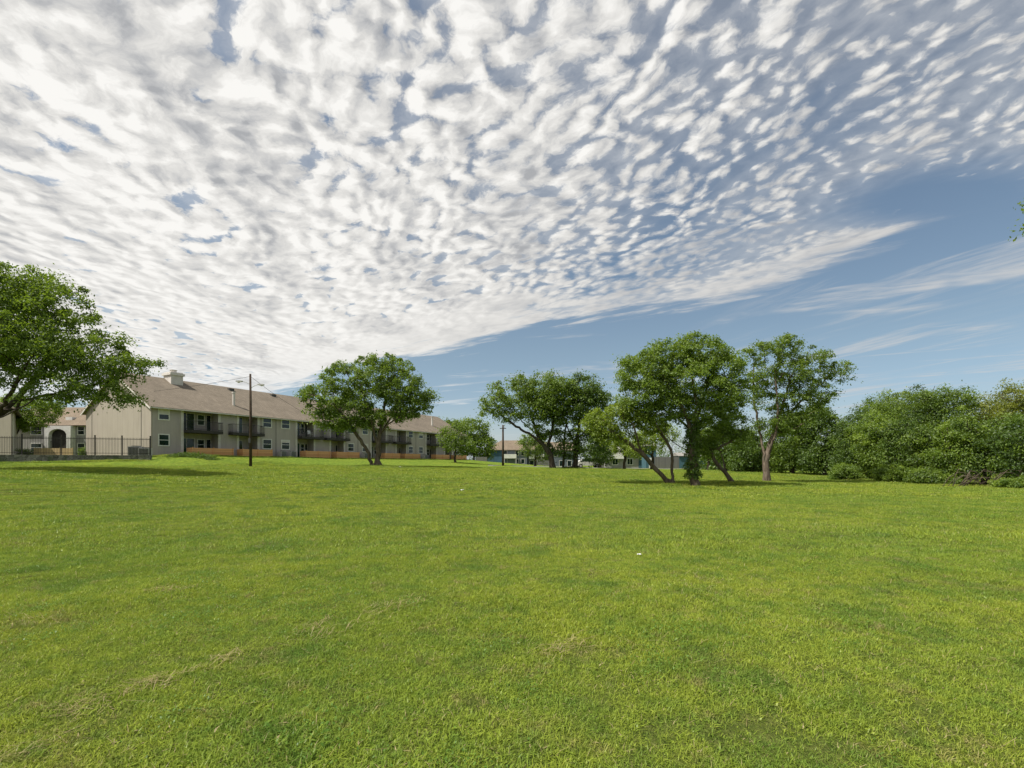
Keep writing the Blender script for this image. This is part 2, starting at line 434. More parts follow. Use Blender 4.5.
class NT2(NT):
    def noise(s, vec, scale, detail=4, rough=0.5, dist=0.0, out=0, lac=2.0):
        o = NT.noise(s, vec, scale, detail, rough, dist, out, lac); o.node.noise_dimensions = '2D'; return o.node.outputs[out]
    def vor(s, vec, scale, feature='F1', out='Distance', smooth=0.5, rnd=1.0):
        o = NT.vor(s, vec, scale, feature, out, smooth, rnd); o.node.voronoi_dimensions = '2D'; return o
    def rs(s, vec, ang, sx, sy):
        return s.mapping(s.mapping(vec, rot=(0, 0, -ang)), scale=(sx, sy, 1))
def build_world():
    w = bpy.data.worlds.new('World'); SC.world = w; w.use_nodes = True
    nt = NT2(w.node_tree); bg = nt.n['Background']
    sky = nt.new('ShaderNodeTexSky', sky_type='NISHITA'); sky.sun_disc = False
    sky.sun_elevation = SUN_EL; sky.sun_rotation = SUN_AZ % (2 * PI)
    sky.air_density = 1.0; sky.dust_density = 1.2; sky.ozone_density = 1.5
    d = nt.new('ShaderNodeTexCoord').outputs['Generated']
    sp = nt.new('ShaderNodeSeparateXYZ'); nt.put(sp.inputs[0], d)
    z = nt.m('MAXIMUM', sp.outputs[2], 0.03)
    X = nt.m('DIVIDE', sp.outputs[0], z); Y = nt.m('DIVIDE', sp.outputs[1], z)
    cb = nt.new('ShaderNodeCombineXYZ'); nt.put(cb.inputs[0], X); nt.put(cb.inputs[1], Y)
    P = cb.outputs[0]                                     # point on a flat cloud layer of height 1
    # slow warp
    wv = nt.vm('SUBTRACT', nt.noise(P, 1.3, 3, 0.5, out=1), (0.5, 0.5, 0.5))
    Pw = nt.vm('ADD', P, nt.vm('SCALE', wv, sc=0.18))
    wv2 = nt.vm('SUBTRACT', nt.noise(P, 5.5, 4, 0.6, out=1), (0.5, 0.5, 0.5))
    Pf = nt.vm('ADD', Pw, nt.vm('SCALE', wv2, sc=0.11))
    # edge of the sheet: y < g(x)
    fc = nt.new('ShaderNodeFloatCurve'); nt.put(fc.inputs[1], nt.rng(X, -5.0, 3.0, 0, 1, 'LINEAR'))
    cur = fc.mapping.curves[0]
    pts = [(-5, 7.8), (-3.1, 6.6), (-1.6, 4.95), (-0.30, 4.02), (0.6, 3.38), (1.17, 3.05), (1.52, 2.62), (1.80, 2.10), (2.0, 1.75), (3.0, 0.9)]
    q = [((a + 5) / 8, b / 8) for a, b in pts]
    cur.points[0].location = q[0]; cur.points[1].location = q[-1]
    for a in q[1:-1]: cur.points.new(*a)
    for pt in cur.points: pt.handle_type = 'AUTO_CLAMPED'
    fc.mapping.update()
    g = nt.m('MULTIPLY', fc.outputs[0], 8.0)
    nedge = nt.noise(nt.rs(P, -0.59, 0.5, 2.0), 1.6, 6, 0.62)
    D = nt.m('ADD', nt.m('SUBTRACT', g, Y), nt.m('MULTIPLY', nt.m('SUBTRACT', nedge, 0.5), 1.7))
    inside = nt.rng(D, -0.08, 0.34)
    band = nt.m('MULTIPLY', nt.rng(D, 0.0, 0.2), nt.rng(D, 0.5, 1.0, 1, 0))        # denser brush stroke along the edge
    # notch of blue behind the band on the right
    nx = nt.m('SUBTRACT', X, 1.62); ny = nt.m('SUBTRACT', Y, 1.80)
    dd = nt.m('SQRT', nt.m('ADD', nt.m('MULTIPLY', nx, nx), nt.m('MULTIPLY', nt.m('MULTIPLY', ny, ny), 3.2)))
    notch = nt.rng(nt.m('ADD', dd, nt.m('MULTIPLY', nt.m('SUBTRACT', nedge, 0.5), 0.5)), 0.18, 0.62, 1, 0)
    # puff fields
    fs = nt.rng(X, -1.8, 1.3, 0.78, 1.22)
    edgey = nt.rng(D, 0.2, 1.25, 0.92, 0)
    def dens(Pv):
        a = nt.noise(nt.rs(Pv, 1.85, 0.88, 1.0), nt.m('MULTIPLY', fs, 6.6), 9, 0.65)
        e = nt.noise(nt.rs(Pv, -0.50, 0.45, 1.35), 4.2, 6, 0.58)
        v = nt.m('SUBTRACT', 0.50, nt.vor(nt.rs(Pv, 1.9, 0.86, 1.0), nt.m('MULTIPLY', fs, 14.0), 'SMOOTH_F1', smooth=0.5))
        n = nt.m('ADD', a, nt.m('MULTIPLY', v, 0.50))
        mx = nt.new('ShaderNodeMix', data_type='FLOAT'); nt.put(mx.inputs[0], edgey); nt.put(mx.inputs[2], n); nt.put(mx.inputs[3], nt.m('ADD', e, 0.03))
        return mx.outputs[0]
    n0 = dens(Pf)
    n1 = dens(nt.vm('ADD', Pf, (-0.040, 0.012, 0.0)))
    big = nt.noise(nt.rs(Pw, 1.8, 0.55, 1.3), 1.0, 4, 0.55)
    right = nt.rng(X, -0.9, 1.1)
    thr = nt.m('ADD', 0.205, nt.m('MULTIPLY', right, 0.160))
    thr = nt.m('SUBTRACT', thr, nt.m('MULTIPLY', nt.m('SUBTRACT', big, 0.5), nt.rng(X, -1.0, 1.0, 0.46, 0.20)))
    thr = nt.m('SUBTRACT', thr, nt.m('MULTIPLY', band, 0.16))
    thr = nt.m('ADD', thr, nt.m('MULTIPLY', nt.rng(D, 0.0, 0.5, 1, 0), 0.04))
    thr = nt.m('ADD', thr, nt.m('MULTIPLY', notch, 0.42))
    over = nt.m('SUBTRACT', n0, thr)
    soft = nt.m('ADD', 0.19, nt.m('MULTIPLY', right, 0.25))
    alpha = nt.m('MULTIPLY', nt.rng(over, -0.01, soft), inside)
    # thin veil near the puffs so gaps are not clean holes
    veil = nt.m('MULTIPLY', nt.m('MULTIPLY', nt.rng(big, 0.25, 0.55), inside), 0.27)
    alpha = nt.m('MAXIMUM', alpha, nt.m('MULTIPLY', nt.m('MULTIPLY', veil, 1.5), nt.m('SUBTRACT', 1.0, notch)))
    # streaks and cirrus beyond the edge
    s1 = nt.noise(nt.rs(Pw, -0.40, 0.30, 1.5), 1.15, 8, 0.62)
    s2 = nt.noise(nt.rs(Pw, -1.25, 0.35, 2.2), 1.3, 8, 0.64)
    far = nt.rng(Y, 2.5, 9.0)
    c1 = nt.m('MULTIPLY', nt.rng(s1, 0.52, 0.70), 0.75)
    c2 = nt.m('MULTIPLY', nt.m('MULTIPLY', nt.rng(s2, 0.44, 0.74), 0.62), nt.rng(X, 1.0, 2.0))
    brk = nt.noise(Pw, 0.75, 4, 0.6)
    c1 = nt.m('MULTIPLY', c1, nt.rng(brk, 0.42, 0.60)); c2 = nt.m('MULTIPLY', c2, nt.rng(brk, 0.36, 0.58, 0.15, 1.1))
    cir = nt.m('MULTIPLY', nt.m('MAXIMUM', c1, c2), nt.m('SUBTRACT', 1.0, nt.m('MULTIPLY', notch, 0.8)))
    cir = nt.m('MULTIPLY', cir, nt.rng(D, -0.15, 0.1, 1, 0))
    alpha = nt.m('MAXIMUM', alpha, cir)
    # horizon veil
    alpha = nt.m('MAXIMUM', alpha, nt.rng(sp.outputs[2], 0.0, 0.16, 0.22, 0))
    low = nt.rng(sp.outputs[2], 0.025, 0.08)
    alpha = nt.m('ADD', nt.m('MULTIPLY', alpha, low), nt.m('MULTIPLY', nt.m('SUBTRACT', 1.0, low), 0.60))
    # cloud brightness: thick bases grey, thin rims bright, side towards the sun lighter
    relief = nt.m('MULTIPLY', nt.m('SUBTRACT', n0, n1), nt.m('MULTIPLY', nt.rng(Y, 0.8, 4.2, 1.15, 0.35), nt.rng(X, -0.5, 1.2, 1.0, 0.55)))
    bign = nt.noise(nt.rs(Pw, 1.8, 0.55, 1.0), 2.6, 4, 0.55)
    thick = nt.m('MULTIPLY', nt.rng(over, 0.10, 0.38), nt.m('MULTIPLY', nt.rng(bign, 0.44, 0.64), nt.rng(D, 0.2, 1.0, 0.25, 1)))
    lum = nt.m('SUBTRACT', nt.m('ADD', 0.93, relief), nt.m('MULTIPLY', thick, 0.22))
    lum = nt.m('ADD', lum, nt.rng(X, -1.6, 1.4, 0.05, -0.20))
    lum = nt.m('MINIMUM', nt.m('MAXIMUM', lum, 0.50), 1.08)
    lum = nt.m('ADD', nt.m('MULTIPLY', lum, low), nt.m('MULTIPLY', nt.m('SUBTRACT', 1.0, low), 0.8))
    cc = nt.mix(nt.rng(lum, 0.4, 0.9), (0.93, 0.955, 1.0), (1.0, 0.985, 0.95))
    cl = nt.vm('SCALE', cc, sc=nt.m('MULTIPLY', lum, CLOUD))
    skyc = nt.vm('SCALE', nt.mix(1.0, sky.outputs[0], SKYTINT, 'MULTIPLY'), sc=SKYS)
    haz = nt.vm('SCALE', nt.mix(nt.rng(sp.outputs[2], 0.02, 0.20), (0.80, 0.90, 1.0), (1, 1, 1)), sc=1.0)
    skyc = nt.mix(nt.rng(sp.outputs[2], 0.03, 0.24, 1, 0), skyc, nt.mix(1.0, skyc, (0.86, 0.93, 1.12), 'MULTIPLY'))
    cl = nt.mix(1.0, cl, haz, 'MULTIPLY')
    fin = nt.mix(alpha, skyc, cl)
    # a ground-coloured lower half
    fin = nt.mix(nt.rng(sp.outputs[2], -0.02, 0.0, 1, 0), fin, (0.7, 0.75, 0.45))
    nt.put(bg.inputs[0], fin); bg.inputs[1].default_value = 0.1
    w.cycles.sampling_method = 'MANUAL'; w.cycles.sample_map_resolution = 512
CLOUD = 6.5; SKYS = 0.80; SKYTINT = (1.14, 1.10, 0.98)
build_world()
SC.view_settings.view_transform = 'Standard'; SC.view_settings.look = 'None'
SC.view_settings.exposure = 0.45; SC.view_settings.gamma = 1.0
SC.cycles.use_denoising = True
SC.cycles.max_bounces = 6; SC.cycles.diffuse_bounces = 3; SC.cycles.transmission_bounces = 4; SC.cycles.transparent_max_bounces = 6
SC.cycles.sample_clamp_indirect = 6.0
#--SKYEND--

# ------------------------------------------------------------------ ground sheet
def axis(vals):
    out = []
    for a, b, st in vals:
        n = max(1, int(round((b - a) / st))); out += list(np.linspace(a, b, n, endpoint=False))
    out.append(vals[-1][1]); return np.array(out)
xs = axis([(-1500, -300, 150), (-300, -110, 15), (-110, -60, 2.0), (-60, -16, 0.9), (-16, 16, 0.4), (16, 60, 0.9), (60, 110, 3), (110, 300, 15), (300, 1500, 150)])
ys = axis([(-300, -20, 35), (-20, 0, 2), (0, 18, 0.35), (18, 60, 0.8), (60, 130, 1.6), (130, 300, 12), (300, 2200, 150)])
gx, gy = np.meshgrid(xs, ys)
gz = H(gx, gy)
nx, ny = len(xs), len(ys)
ii = np.arange(nx * ny).reshape(ny, nx)
quads = np.stack([ii[:-1, :-1], ii[:-1, 1:], ii[1:, 1:], ii[1:, :-1]], -1).reshape(-1, 4)
ground = np_mesh('ground', np.stack([gx, gy, gz], -1).reshape(-1, 3), np.full(len(quads), 4), quads, ground_mat(), smooth=True)
tag(ground, kind='structure')

# ------------------------------------------------------------------ grass: instanced tiles of real blades
def blade_tile(name, R, n, hmin, hmax, wd, mt, seed, two=True, broad=0.0):
    r = np.random.default_rng(seed)
    rad = R * np.sqrt(r.random(n)); th = r.random(n) * 2 * PI
    bx, by = rad * np.cos(th), rad * np.sin(th)
    cl = r.random((max(4, n // 60), 2)) * 2 * R - R           # blades gather in little tufts
    k = r.integers(0, len(cl), n); pull = r.random(n) * 0.80
    bx = bx * (1 - pull) + cl[k, 0] * pull; by = by * (1 - pull) + cl[k, 1] * pull
    hgt = hmin + (hmax - hmin) * r.random(n) ** 1.6
    az = r.random(n) * 2 * PI; lean = 0.2 + 0.9 * r.random(n)
    isb = r.random(n) < broad
    w = wd * (0.6 + 0.8 * r.random(n)); w[isb] *= 2.6; hgt[isb] *= 0.6; lean[isb] += 0.6
    dx, dy = np.cos(az), np.sin(az); fa = az + PI / 2 + r.normal(0, 0.5, n); sx, sy = np.cos(fa), np.sin(fa)
    def pt(f, side, wf):
        ln = lean * f * f
        return np.stack([bx + dx * hgt * ln + sx * side * w * wf, by + dy * hgt * ln + sy * side * w * wf, -0.012 + hgt * f * (1 - 0.35 * np.minimum(1, lean) * f)], -1)
    if two:
        V = np.stack([pt(0, -.5, 1), pt(0, .5, 1), pt(.55, .5, .85), pt(.55, -.5, .85), pt(1, 0, 0)], 1).reshape(-1, 3)
        b = np.arange(n)[:, None] * 5
        idx = np.hstack([b + [0, 1, 2, 3], b + [3, 2, 4]]).ravel(); fk = np.tile([4, 3], n)
    else:
        V = np.stack([pt(0, -.5, 1), pt(0, .5, 1), pt(1, 0, 0)], 1).reshape(-1, 3)
        idx = np.arange(3 * n); fk = np.full(n, 3)
    me_o = np_mesh(name, V, fk, idx, mt)
    COL.objects.unlink(me_o)
    return me_o

BL = blade_mat('grass_blades')
def tiles(cname, specs):
    c = bpy.data.collections.new(cname)
    for o in specs: c.objects.link(o)
    return c
tA = tiles('grass_near', [blade_tile('tuft_near_%s' % 'abcdef'[i], 0.30, 1350, 0.016, 0.062, 0.0036, BL, 11 + i, True, 0.34) for i in range(6)])
tB = tiles('grass_mid', [blade_tile('tuft_mid_%s' % 'abcd'[i], 0.50, 750, 0.03, 0.085, 0.010, BL, 31 + i, False, 0.15) for i in range(4)])
tC = tiles('grass_far', [blade_tile('tuft_far_%s' % 'abcd'[i], 0.95, 650, 0.04, 0.105, 0.024, BL, 51 + i, False, 0.1) for i in range(4)])

def scatter(name, coll, pts, scl, seed):
    r = np.random.default_rng(seed); n = len(pts)
    me = bpy.data.meshes.new(name)
    me.vertices.add(n); me.vertices.foreach_set('co', pts.astype(np.float32).ravel())
    a = me.attributes.new('rot', 'FLOAT_VECTOR', 'POINT')
    rot = np.stack([r.normal(0, 0.03, n), r.normal(0, 0.03, n), r.random(n) * 2 * PI], -1)
    a.data.foreach_set('vector', rot.astype(np.float32).ravel())
    a = me.attributes.new('scl', 'FLOAT', 'POINT'); a.data.foreach_set('value', scl.astype(np.float32))
    a = me.attributes.new('pick', 'INT', 'POINT'); a.data.foreach_set('value', r.integers(0, len(coll.objects), n).astype(np.int32))
    o = bpy.data.objects.new(name, me); COL.objects.link(o)
    g = bpy.data.node_groups.new(name + '_scatter', 'GeometryNodeTree')
    g.interface.new_socket('Geometry', in_out='INPUT', socket_type='NodeSocketGeometry')
    g.interface.new_socket('Geometry', in_out='OUTPUT', socket_type='NodeSocketGeometry')
    N = g.nodes; L = g.links
    gi = N.new('NodeGroupInput'); go = N.new('NodeGroupOutput')
    ip = N.new('GeometryNodeInstanceOnPoints'); ci = N.new('GeometryNodeCollectionInfo')
    ci.inputs['Collection'].default_value = coll; ci.inputs['Separate Children'].default_value = True
    ci.inputs['Reset Children'].default_value = True; ip.inputs['Pick Instance'].default_value = True
    def na(nm, t):
        q = N.new('GeometryNodeInputNamedAttribute'); q.data_type = t; q.inputs[0].default_value = nm; return q.outputs[0]
    L.new(gi.outputs[0], ip.inputs['Points']); L.new(ci.outputs[0], ip.inputs['Instance'])
    L.new(na('pick', 'INT'), ip.inputs['Instance Index']); L.new(na('rot', 'FLOAT_VECTOR'), ip.inputs['Rotation'])
    L.new(na('scl', 'FLOAT'), ip.inputs['Scale']); L.new(ip.outputs[0], go.inputs[0])
    md = o.modifiers.new('scatter', 'NODES'); md.node_group = g
    return tag(o, kind='stuff')

def bumpy(x, y):      # cheap patchiness for tuft height
    return 0.5 + 0.25 * np.sin(x * 0.9 + 2 * np.sin(y * 0.5)) + 0.25 * np.sin(y * 1.3 + 1.5 * np.sin(x * 0.7))
def zone(y0, y1, dens, k=1.10, pad=2.5, seed=1):
    r = np.random.default_rng(seed); w = k * y1 + pad
    st = 1 / math.sqrt(dens)
    x, y = np.meshgrid(np.arange(-w, w, st), np.arange(y0, y1, st)); x = x.ravel(); y = y.ravel()
    x = x + (r.random(len(x)) - .5) * st * 1.1; y = y + (r.random(len(y)) - .5) * st * 1.1
    m = np.abs(x) < k * y + pad
    return x[m], y[m], r.random(m.sum())
for nm, c, y0, y1, dn, sd in (('grass', tA, 1.3, 9.0, 17.0, 1), ('meadow_grass', tB, 8.3, 24.0, 5.2, 2), ('field_grass', tC, 22.5, 58.0, 1.5, 3)):
    x, y, q = zone(y0, y1, dn, seed=sd)
    if sd == 3:
        m = ~((x < -30) & (y > 44)); x, y, q = x[m], y[m], q[m]
    z = H(x, y)
    scatter(nm, c, np.stack([x, y, z], -1), (0.80 + 0.35 * q + 0.40 * bumpy(x, y) ** 2), 90 + sd)

# broad-leaved weeds and clover in loose patches, darker than the grass
WM = blade_mat('weed_leaves', dryb=((0.085, 0.175, 0.028), (0.155, 0.265, 0.040)))
def weed_tile(name, R, n, L, seed):
    r = np.random.default_rng(seed); k = 7
    c = r.normal(0, R * .45, (n, 2)); V = []
    ang = r.random(n) * 2 * PI; up = r.random(n) * .9; ln = L * (.5 + r.random(n)); hz = .012 + .035 * r.random(n)
    d = np.stack([np.cos(ang), np.sin(ang), up], -1); d /= np.linalg.norm(d, axis=1, keepdims=True)
    s_ = np.stack([-np.sin(ang), np.cos(ang), r.normal(0, .3, n)], -1); b = np.concatenate([c, hz[:, None]], 1)
    l_ = ln[:, None]
    V = np.stack([b, b + d * l_ * .5 - s_ * l_ * .26, b + d * l_, b + d * l_ * .5 + s_ * l_ * .26], 1).reshape(-1, 3)
    o = np_mesh(name, V, np.full(n, 4), np.arange(4 * n), WM); COL.objects.unlink(o); return o
tW = tiles('weeds', [weed_tile('weed_patch_%s' % 'abcd'[i], 0.34, 300, 0.015, 71 + i) for i in range(4)])
rw_ = np.random.default_rng(9)
x, y, q = zone(1.5, 26, 3.4, seed=8)
m = (np.sin(x * 1.1 + 2.2 * np.sin(y * .7)) + np.sin(y * 1.7 + x * .4) + rw_.normal(0, .8, len(x))) > 0.9
m &= rw_.random(len(x)) < .75; m |= rw_.random(len(x)) < .12
x, y, q = x[m], y[m], q[m]; scatter('weeds', tW, np.stack([x, y, H(x, y)], -1), (0.7 + 0.6 * q) * (1 + y / 60), 95)

# dried mowings left in thin lines across the turf
DRY = blade_mat('dry_straw', dryb=((0.28, 0.23, 0.10), (0.46, 0.39, 0.21)))
def straw(name, lines, seed):
    r = np.random.default_rng(seed); Vs = []
    for (pa, pb, wd, n) in lines:
        ka = [(p[0] - 512) / F * (EYE / ((p[1] - HOR) / F)) for p in (pa, pb)]
        kb = [EYE / ((p[1] - HOR) / F) for p in (pa, pb)]
        t = r.random(n); 
        wob = 0.10 * np.sin(t * 9 + r.random() * 6) + 0.06 * np.sin(t * 23)
        x = ka[0] + (ka[1] - ka[0]) * t + r.normal(0, wd, n); y = kb[0] + (kb[1] - kb[0]) * t + wob + r.normal(0, wd, n)
        z = H(x, y) + 0.0 + r.random(n) * 0.045
        L = 0.03 + 0.11 * r.random(n); az = math.atan2(kb[1] - kb[0], ka[1] - ka[0]) + r.normal(0, 0.7, n)
        d = np.stack([np.cos(az) * L, np.sin(az) * L, r.normal(0, 0.03, n)], -1) / 2
        s_ = np.stack([-np.sin(az), np.cos(az), np.zeros(n)], -1) * (0.0008 + 0.0009 * y[:, None] / 4)
        c = np.stack([x, y, z], -1)
        Vs.append(np.stack([c - d - s_, c - d + s_, c + d + s_, c + d - s_], 1).reshape(-1, 3))
    V = np.concatenate(Vs); n = len(V) // 4
    return tag(np_mesh(name, V, np.full(n, 4), np.arange(4 * n), DRY), kind='stuff')
straw('dry_straw', [((58, 712), (130, 690), .06, 130), ((130, 690), (240, 657), .05, 150), ((300, 648), (420, 600), .06, 130), ((20, 750), (60, 738), .07, 50),
                    ((290, 640), (330, 622), .04, 60), ((130, 592), (220, 583), .06, 130), ((0, 612), (60, 618), .06, 60), ((540, 655), (585, 645), .07, 150),
                    ((360, 615), (410, 603), .10, 60), ((0, 700), (1000, 640), .9, 230), ((100, 560), (1000, 560), 1.6, 330), ((680, 600), (740, 570), .25, 110), ((780, 528), (880, 524), .3, 160), ((440, 497), (560, 505), .5, 160), ((545, 506), (730, 520), .25, 420), ((810, 513), (830, 518), .3, 90), ((450, 496), (480, 498), .2, 120), ((770, 527), (880, 530), .2, 160)], 5)

# ------------------------------------------------------------------ trees
def tube_np(chains, pos, rad, nseg=6):
    V = []; I = []; base = 0
    for ch in chains:
        P = pos[ch]; R = rad[ch]
        if len(P) < 2: continue
        T = np.gradient(P, axis=0); T /= (np.linalg.norm(T, axis=1, keepdims=True) + 1e-9)
        u = np.cross(T[0], [0.3, 0.9, 0.2]); u /= np.linalg.norm(u) + 1e-9
        ns = nseg if R.max() > 0.05 else (4 if R.max() > 0.02 else 3)
        a = np.arange(ns) * 2 * PI / ns
        for i in range(len(P)):
            u = u - T[i] * (u @ T[i]); u /= np.linalg.norm(u) + 1e-9; w = np.cross(T[i], u)
            V.append(P[i] + (np.cos(a)[:, None] * u + np.sin(a)[:, None] * w) * R[i])
        for i in range(len(P) - 1):
            k = np.arange(ns); k2 = (k + 1) % ns; b = base + i * ns
            I.append(np.stack([b + k, b + k2, b + ns + k2, b + ns + k], -1))
        base += len(P) * ns
    return np.concatenate(V), np.concatenate(I)

def leaves_np(C, cr, nleaf, L, r, flat=0.62, out_c=None, tint=None):
    """C (m,3) clump centres, cr (m,) radii -> leaf quads"""
    m = len(C); n = m * nleaf
    ci = np.repeat(np.arange(m), nleaf)
    g = r.normal(0, 1, (n, 3)); g /= np.linalg.norm(g, axis=1, keepdims=True); g *= (r.random(n) ** 0.45)[:, None]
    off = g * cr[ci][:, None]; off[:, 2] *= flat
    off *= np.where(r.random(n) < 0.14, 1.7, 1.0)[:, None]
    off[:, 2] -= 0.25 * (np.hypot(off[:, 0], off[:, 1]) ** 2) / np.maximum(cr[ci], .1)
    c = C[ci] + off
    nrm = r.normal(0, 0.6, (n, 3)) + np.array([0, 0, 0.55]) + off / cr[ci][:, None] * 0.7
    nrm /= np.linalg.norm(nrm, axis=1, keepdims=True)
    t = r.normal(0, 1, (n, 3)) + off / cr[ci][:, None] * 1.2 + np.array([0, 0, -0.35])
    t -= nrm * (t * nrm).sum(1, keepdims=True); t /= np.linalg.norm(t, axis=1, keepdims=True) + 1e-9
    s = np.cross(nrm, t)
    ln = L * (0.6 + 0.8 * r.random(n))[:, None]
    V = np.stack([c - t * ln * .5, c - s * ln * .27 + nrm * ln * .06, c + t * ln * .5, c + s * ln * .27 + nrm * ln * .06], 1).reshape(-1, 3)
    tn = np.repeat(tint[ci] + r.normal(0, 0.05, n), 4)
    return V, tn

def tree(name, label, cat, Z, base, limbs, blobs, nclump, nleaf, cr, L, leaf, bk, r0, seed, group=None, flat=0.62, shell=0.35, ground=True, sep=0.55, extra=None, tsig=0.22):
    """limbs: first is the trunk; each [(px,py,depth),...]; blobs: (px,py,rx,ry[,depth,zdepth_radius])"""
    r = np.random.default_rng(seed)
    bp = W(base[0], base[1], Z)
    if ground: bp[2] = h1(bp[0], bp[1])
    root = empty(name, tuple(bp)); tag(root, label, cat, group)
    pos = []; par = []
    for li, lb in enumerate(limbs):
        P = np.array([W(q[0], q[1], Z) + np.array([0, (q[2] if len(q) > 2 else 0), 0]) for q in lb]) - bp
        if li == 0: P[0] = (0, 0, -0.25)
        # resample smoothly
        seg = np.linalg.norm(np.diff(P, axis=0), axis=1); cum = np.concatenate([[0], np.cumsum(seg)])
        k = max(3, int(cum[-1] / 0.35)); tt = np.linspace(0, cum[-1], k)
        Q = np.stack([np.interp(tt, cum, P[:, a]) for a in range(3)], -1)
        for _ in range(2): Q[1:-1] = (Q[:-2] + 2 * Q[1:-1] + Q[2:]) / 4
        Q[1:-1] += r.normal(0, 0.02 + 0.02 * (Z / 60), (len(Q) - 2, 3))
        if li == 0: last = -1; st = 0
        else:
            d = np.linalg.norm(np.array(pos) - Q[0], axis=1); last = int(d.argmin())
            st = 1 if d[last] < 0.6 else 0
        for q in Q[st:]:
            pos.append(q); par.append(last); last = len(pos) - 1
    # clump centres in the crown volume, crowded towards its outer shell
    mpp = Z / F; C = []; w = np.array([b[2] * b[3] * (b[2] + b[3]) / 2 for b in blobs], float) ** 0.75; w /= w.sum()
    tries = 0; sepr = cr * sep
    cand_b = r.choice(len(blobs), nclump * 14, p=w)
    for bi in cand_b:
        if len(C) >= nclump: break
        b = blobs[bi]; dz = b[4] if len(b) > 4 else 0.0
        ctr = W(b[0], b[1], Z) - bp; ctr[1] += dz
        dr = (b[5] if len(b) > 5 else (b[2] + b[3]) / 2 * mpp)
        v = r.normal(0, 1, 3); v /= np.linalg.norm(v); v *= (shell + (1 - shell) * r.random()) ** 0.5
        p = ctr + v * np.array([b[2] * mpp, dr, b[3] * mpp]) + r.normal(0, 0.12, 3)
        if ground and p[2] < 0.25: p[2] = 0.25 + r.random() * 0.3
        if C and np.min(((np.array(C) - p) ** 2).sum(1)) < sepr ** 2: continue
        C.append(p)
    C = np.array(C)
    pos_l = list(pos); npar = list(par)
    base_n = len(pos_l)
    A = np.array(pos_l); order = np.argsort([np.min(((A - c) ** 2).sum(1)) for c in C])
    buf = np.empty((base_n + 12 * len(C), 3)); buf[:base_n] = A; cnt = base_n
    minz = min(1.2, C[:, 2].min() * 0.5) if ground else -1e9
    for ci in order:
        c = C[ci]; a = buf[:cnt]
        d = np.linalg.norm(a - c, axis=1) + 1.1 * np.maximum(0, a[:, 2] - c[2] + 0.1) + 3.0 * np.maximum(0, minz - a[:, 2])
        j = int(d.argmin()); D = np.linalg.norm(buf[j] - c)
        k = int(min(10, max(1, D / 0.45))); last = j; s0 = buf[j].copy()
        for q in range(1, k + 1):
            f = q / k; p = s0 + (c - s0) * f; p[2] += 0.12 * D * math.sin(PI * f) * 0.8; 
            if q < k: p += r.normal(0, 0.05 * min(D, 1.5), 3)
            buf[cnt] = p; npar.append(last); last = cnt; cnt += 1
    pos = buf[:cnt]; par = np.array(npar)
    flow = np.zeros(cnt); haschild = np.zeros(cnt, bool); haschild[par[par >= 0]] = True
    flow[~haschild] = 1
    for i in range(cnt - 1, 0, -1):
        if par[i] >= 0: flow[par[i]] += flow[i]
    rad = np.maximum(0.010, r0 * (flow / flow[0]) ** 0.60)
    hz = pos[:, 2]; rad *= 1 + 0.5 * np.clip(1 - hz / 0.7, 0, 1) ** 2 * (rad > 0.4 * r0)
    kids = [[] for _ in range(cnt)]
    for i in range(cnt):
        if par[i] >= 0: kids[par[i]].append(i)
    chains = []; stack = [(0, None)]
    while stack:
        i, pr = stack.pop(); ch = [pr] if pr is not None else []; ch.append(i); cur = i
        while kids[cur]:
            ks = sorted(kids[cur], key=lambda q: -flow[q])
            for o_ in ks[1:]: stack.append((o_, cur))
            cur = ks[0]; ch.append(cur)
        chains.append(np.array(ch))
    rads = rad.copy(); V = []; I = []; b = 0
    for ch in chains:
        rr = rads[ch].copy()
        if len(ch) > 1 and ch[0] != 0: rr[0] = min(rr[0], rr[1] * 1.25)
        v, idx = tube_np([np.arange(len(ch))], pos[ch], rr, 8 if Z < 60 else 5)
        V.append(v); I.append(idx + b); b += len(v)
    V = np.concatenate(V); I = np.concatenate(I)
    np_mesh('trunk', V, np.full(len(I), 4), I, M[bk], root, smooth=True)
    tint = np.clip(r.normal(0.5, tsig, len(C)), 0, 1)
    crs = cr * (0.50 + 0.95 * r.random(len(C)) ** 1.3)
    V, tn = leaves_np(C, crs, nleaf, L, r, flat, tint=tint)
    np_mesh('crown', V, np.full(len(V) // 4, 4), np.arange(len(V)), M[leaf], root, attr={'tint': tn})
    if extra: extra(root, bp, r)
    return root

def ivy_on(path_px, Z, radius, n, leaf='leaf_b', L=0.14):
    def f(root, bp, r):
        P = np.array([W(a, b, Z) for a, b in path_px]) - bp
        t = r.random(n) * (len(P) - 1); i = np.minimum(t.astype(int), len(P) - 2); c = P[i] + (P[i + 1] - P[i]) * (t - i)[:, None]
        a = r.random(n) * 2 * PI; rr = radius * (0.85 + 0.5 * r.random(n)) * (1 + 0.25 * np.sin(t * 9 + a * 2))
        C = c + np.stack([np.cos(a) * rr, np.sin(a) * rr, r.normal(0, 0.05, n)], -1)
        V, tn = leaves_np(C, np.full(n, 0.10), 5, L, r, 1.0, tint=np.clip(r.normal(0.4, 0.2, n), 0, 1))
        np_mesh('ivy', V, np.full(len(V) // 4, 4), np.arange(len(V)), M[leaf], root, attr={'tint': tn})
    return f

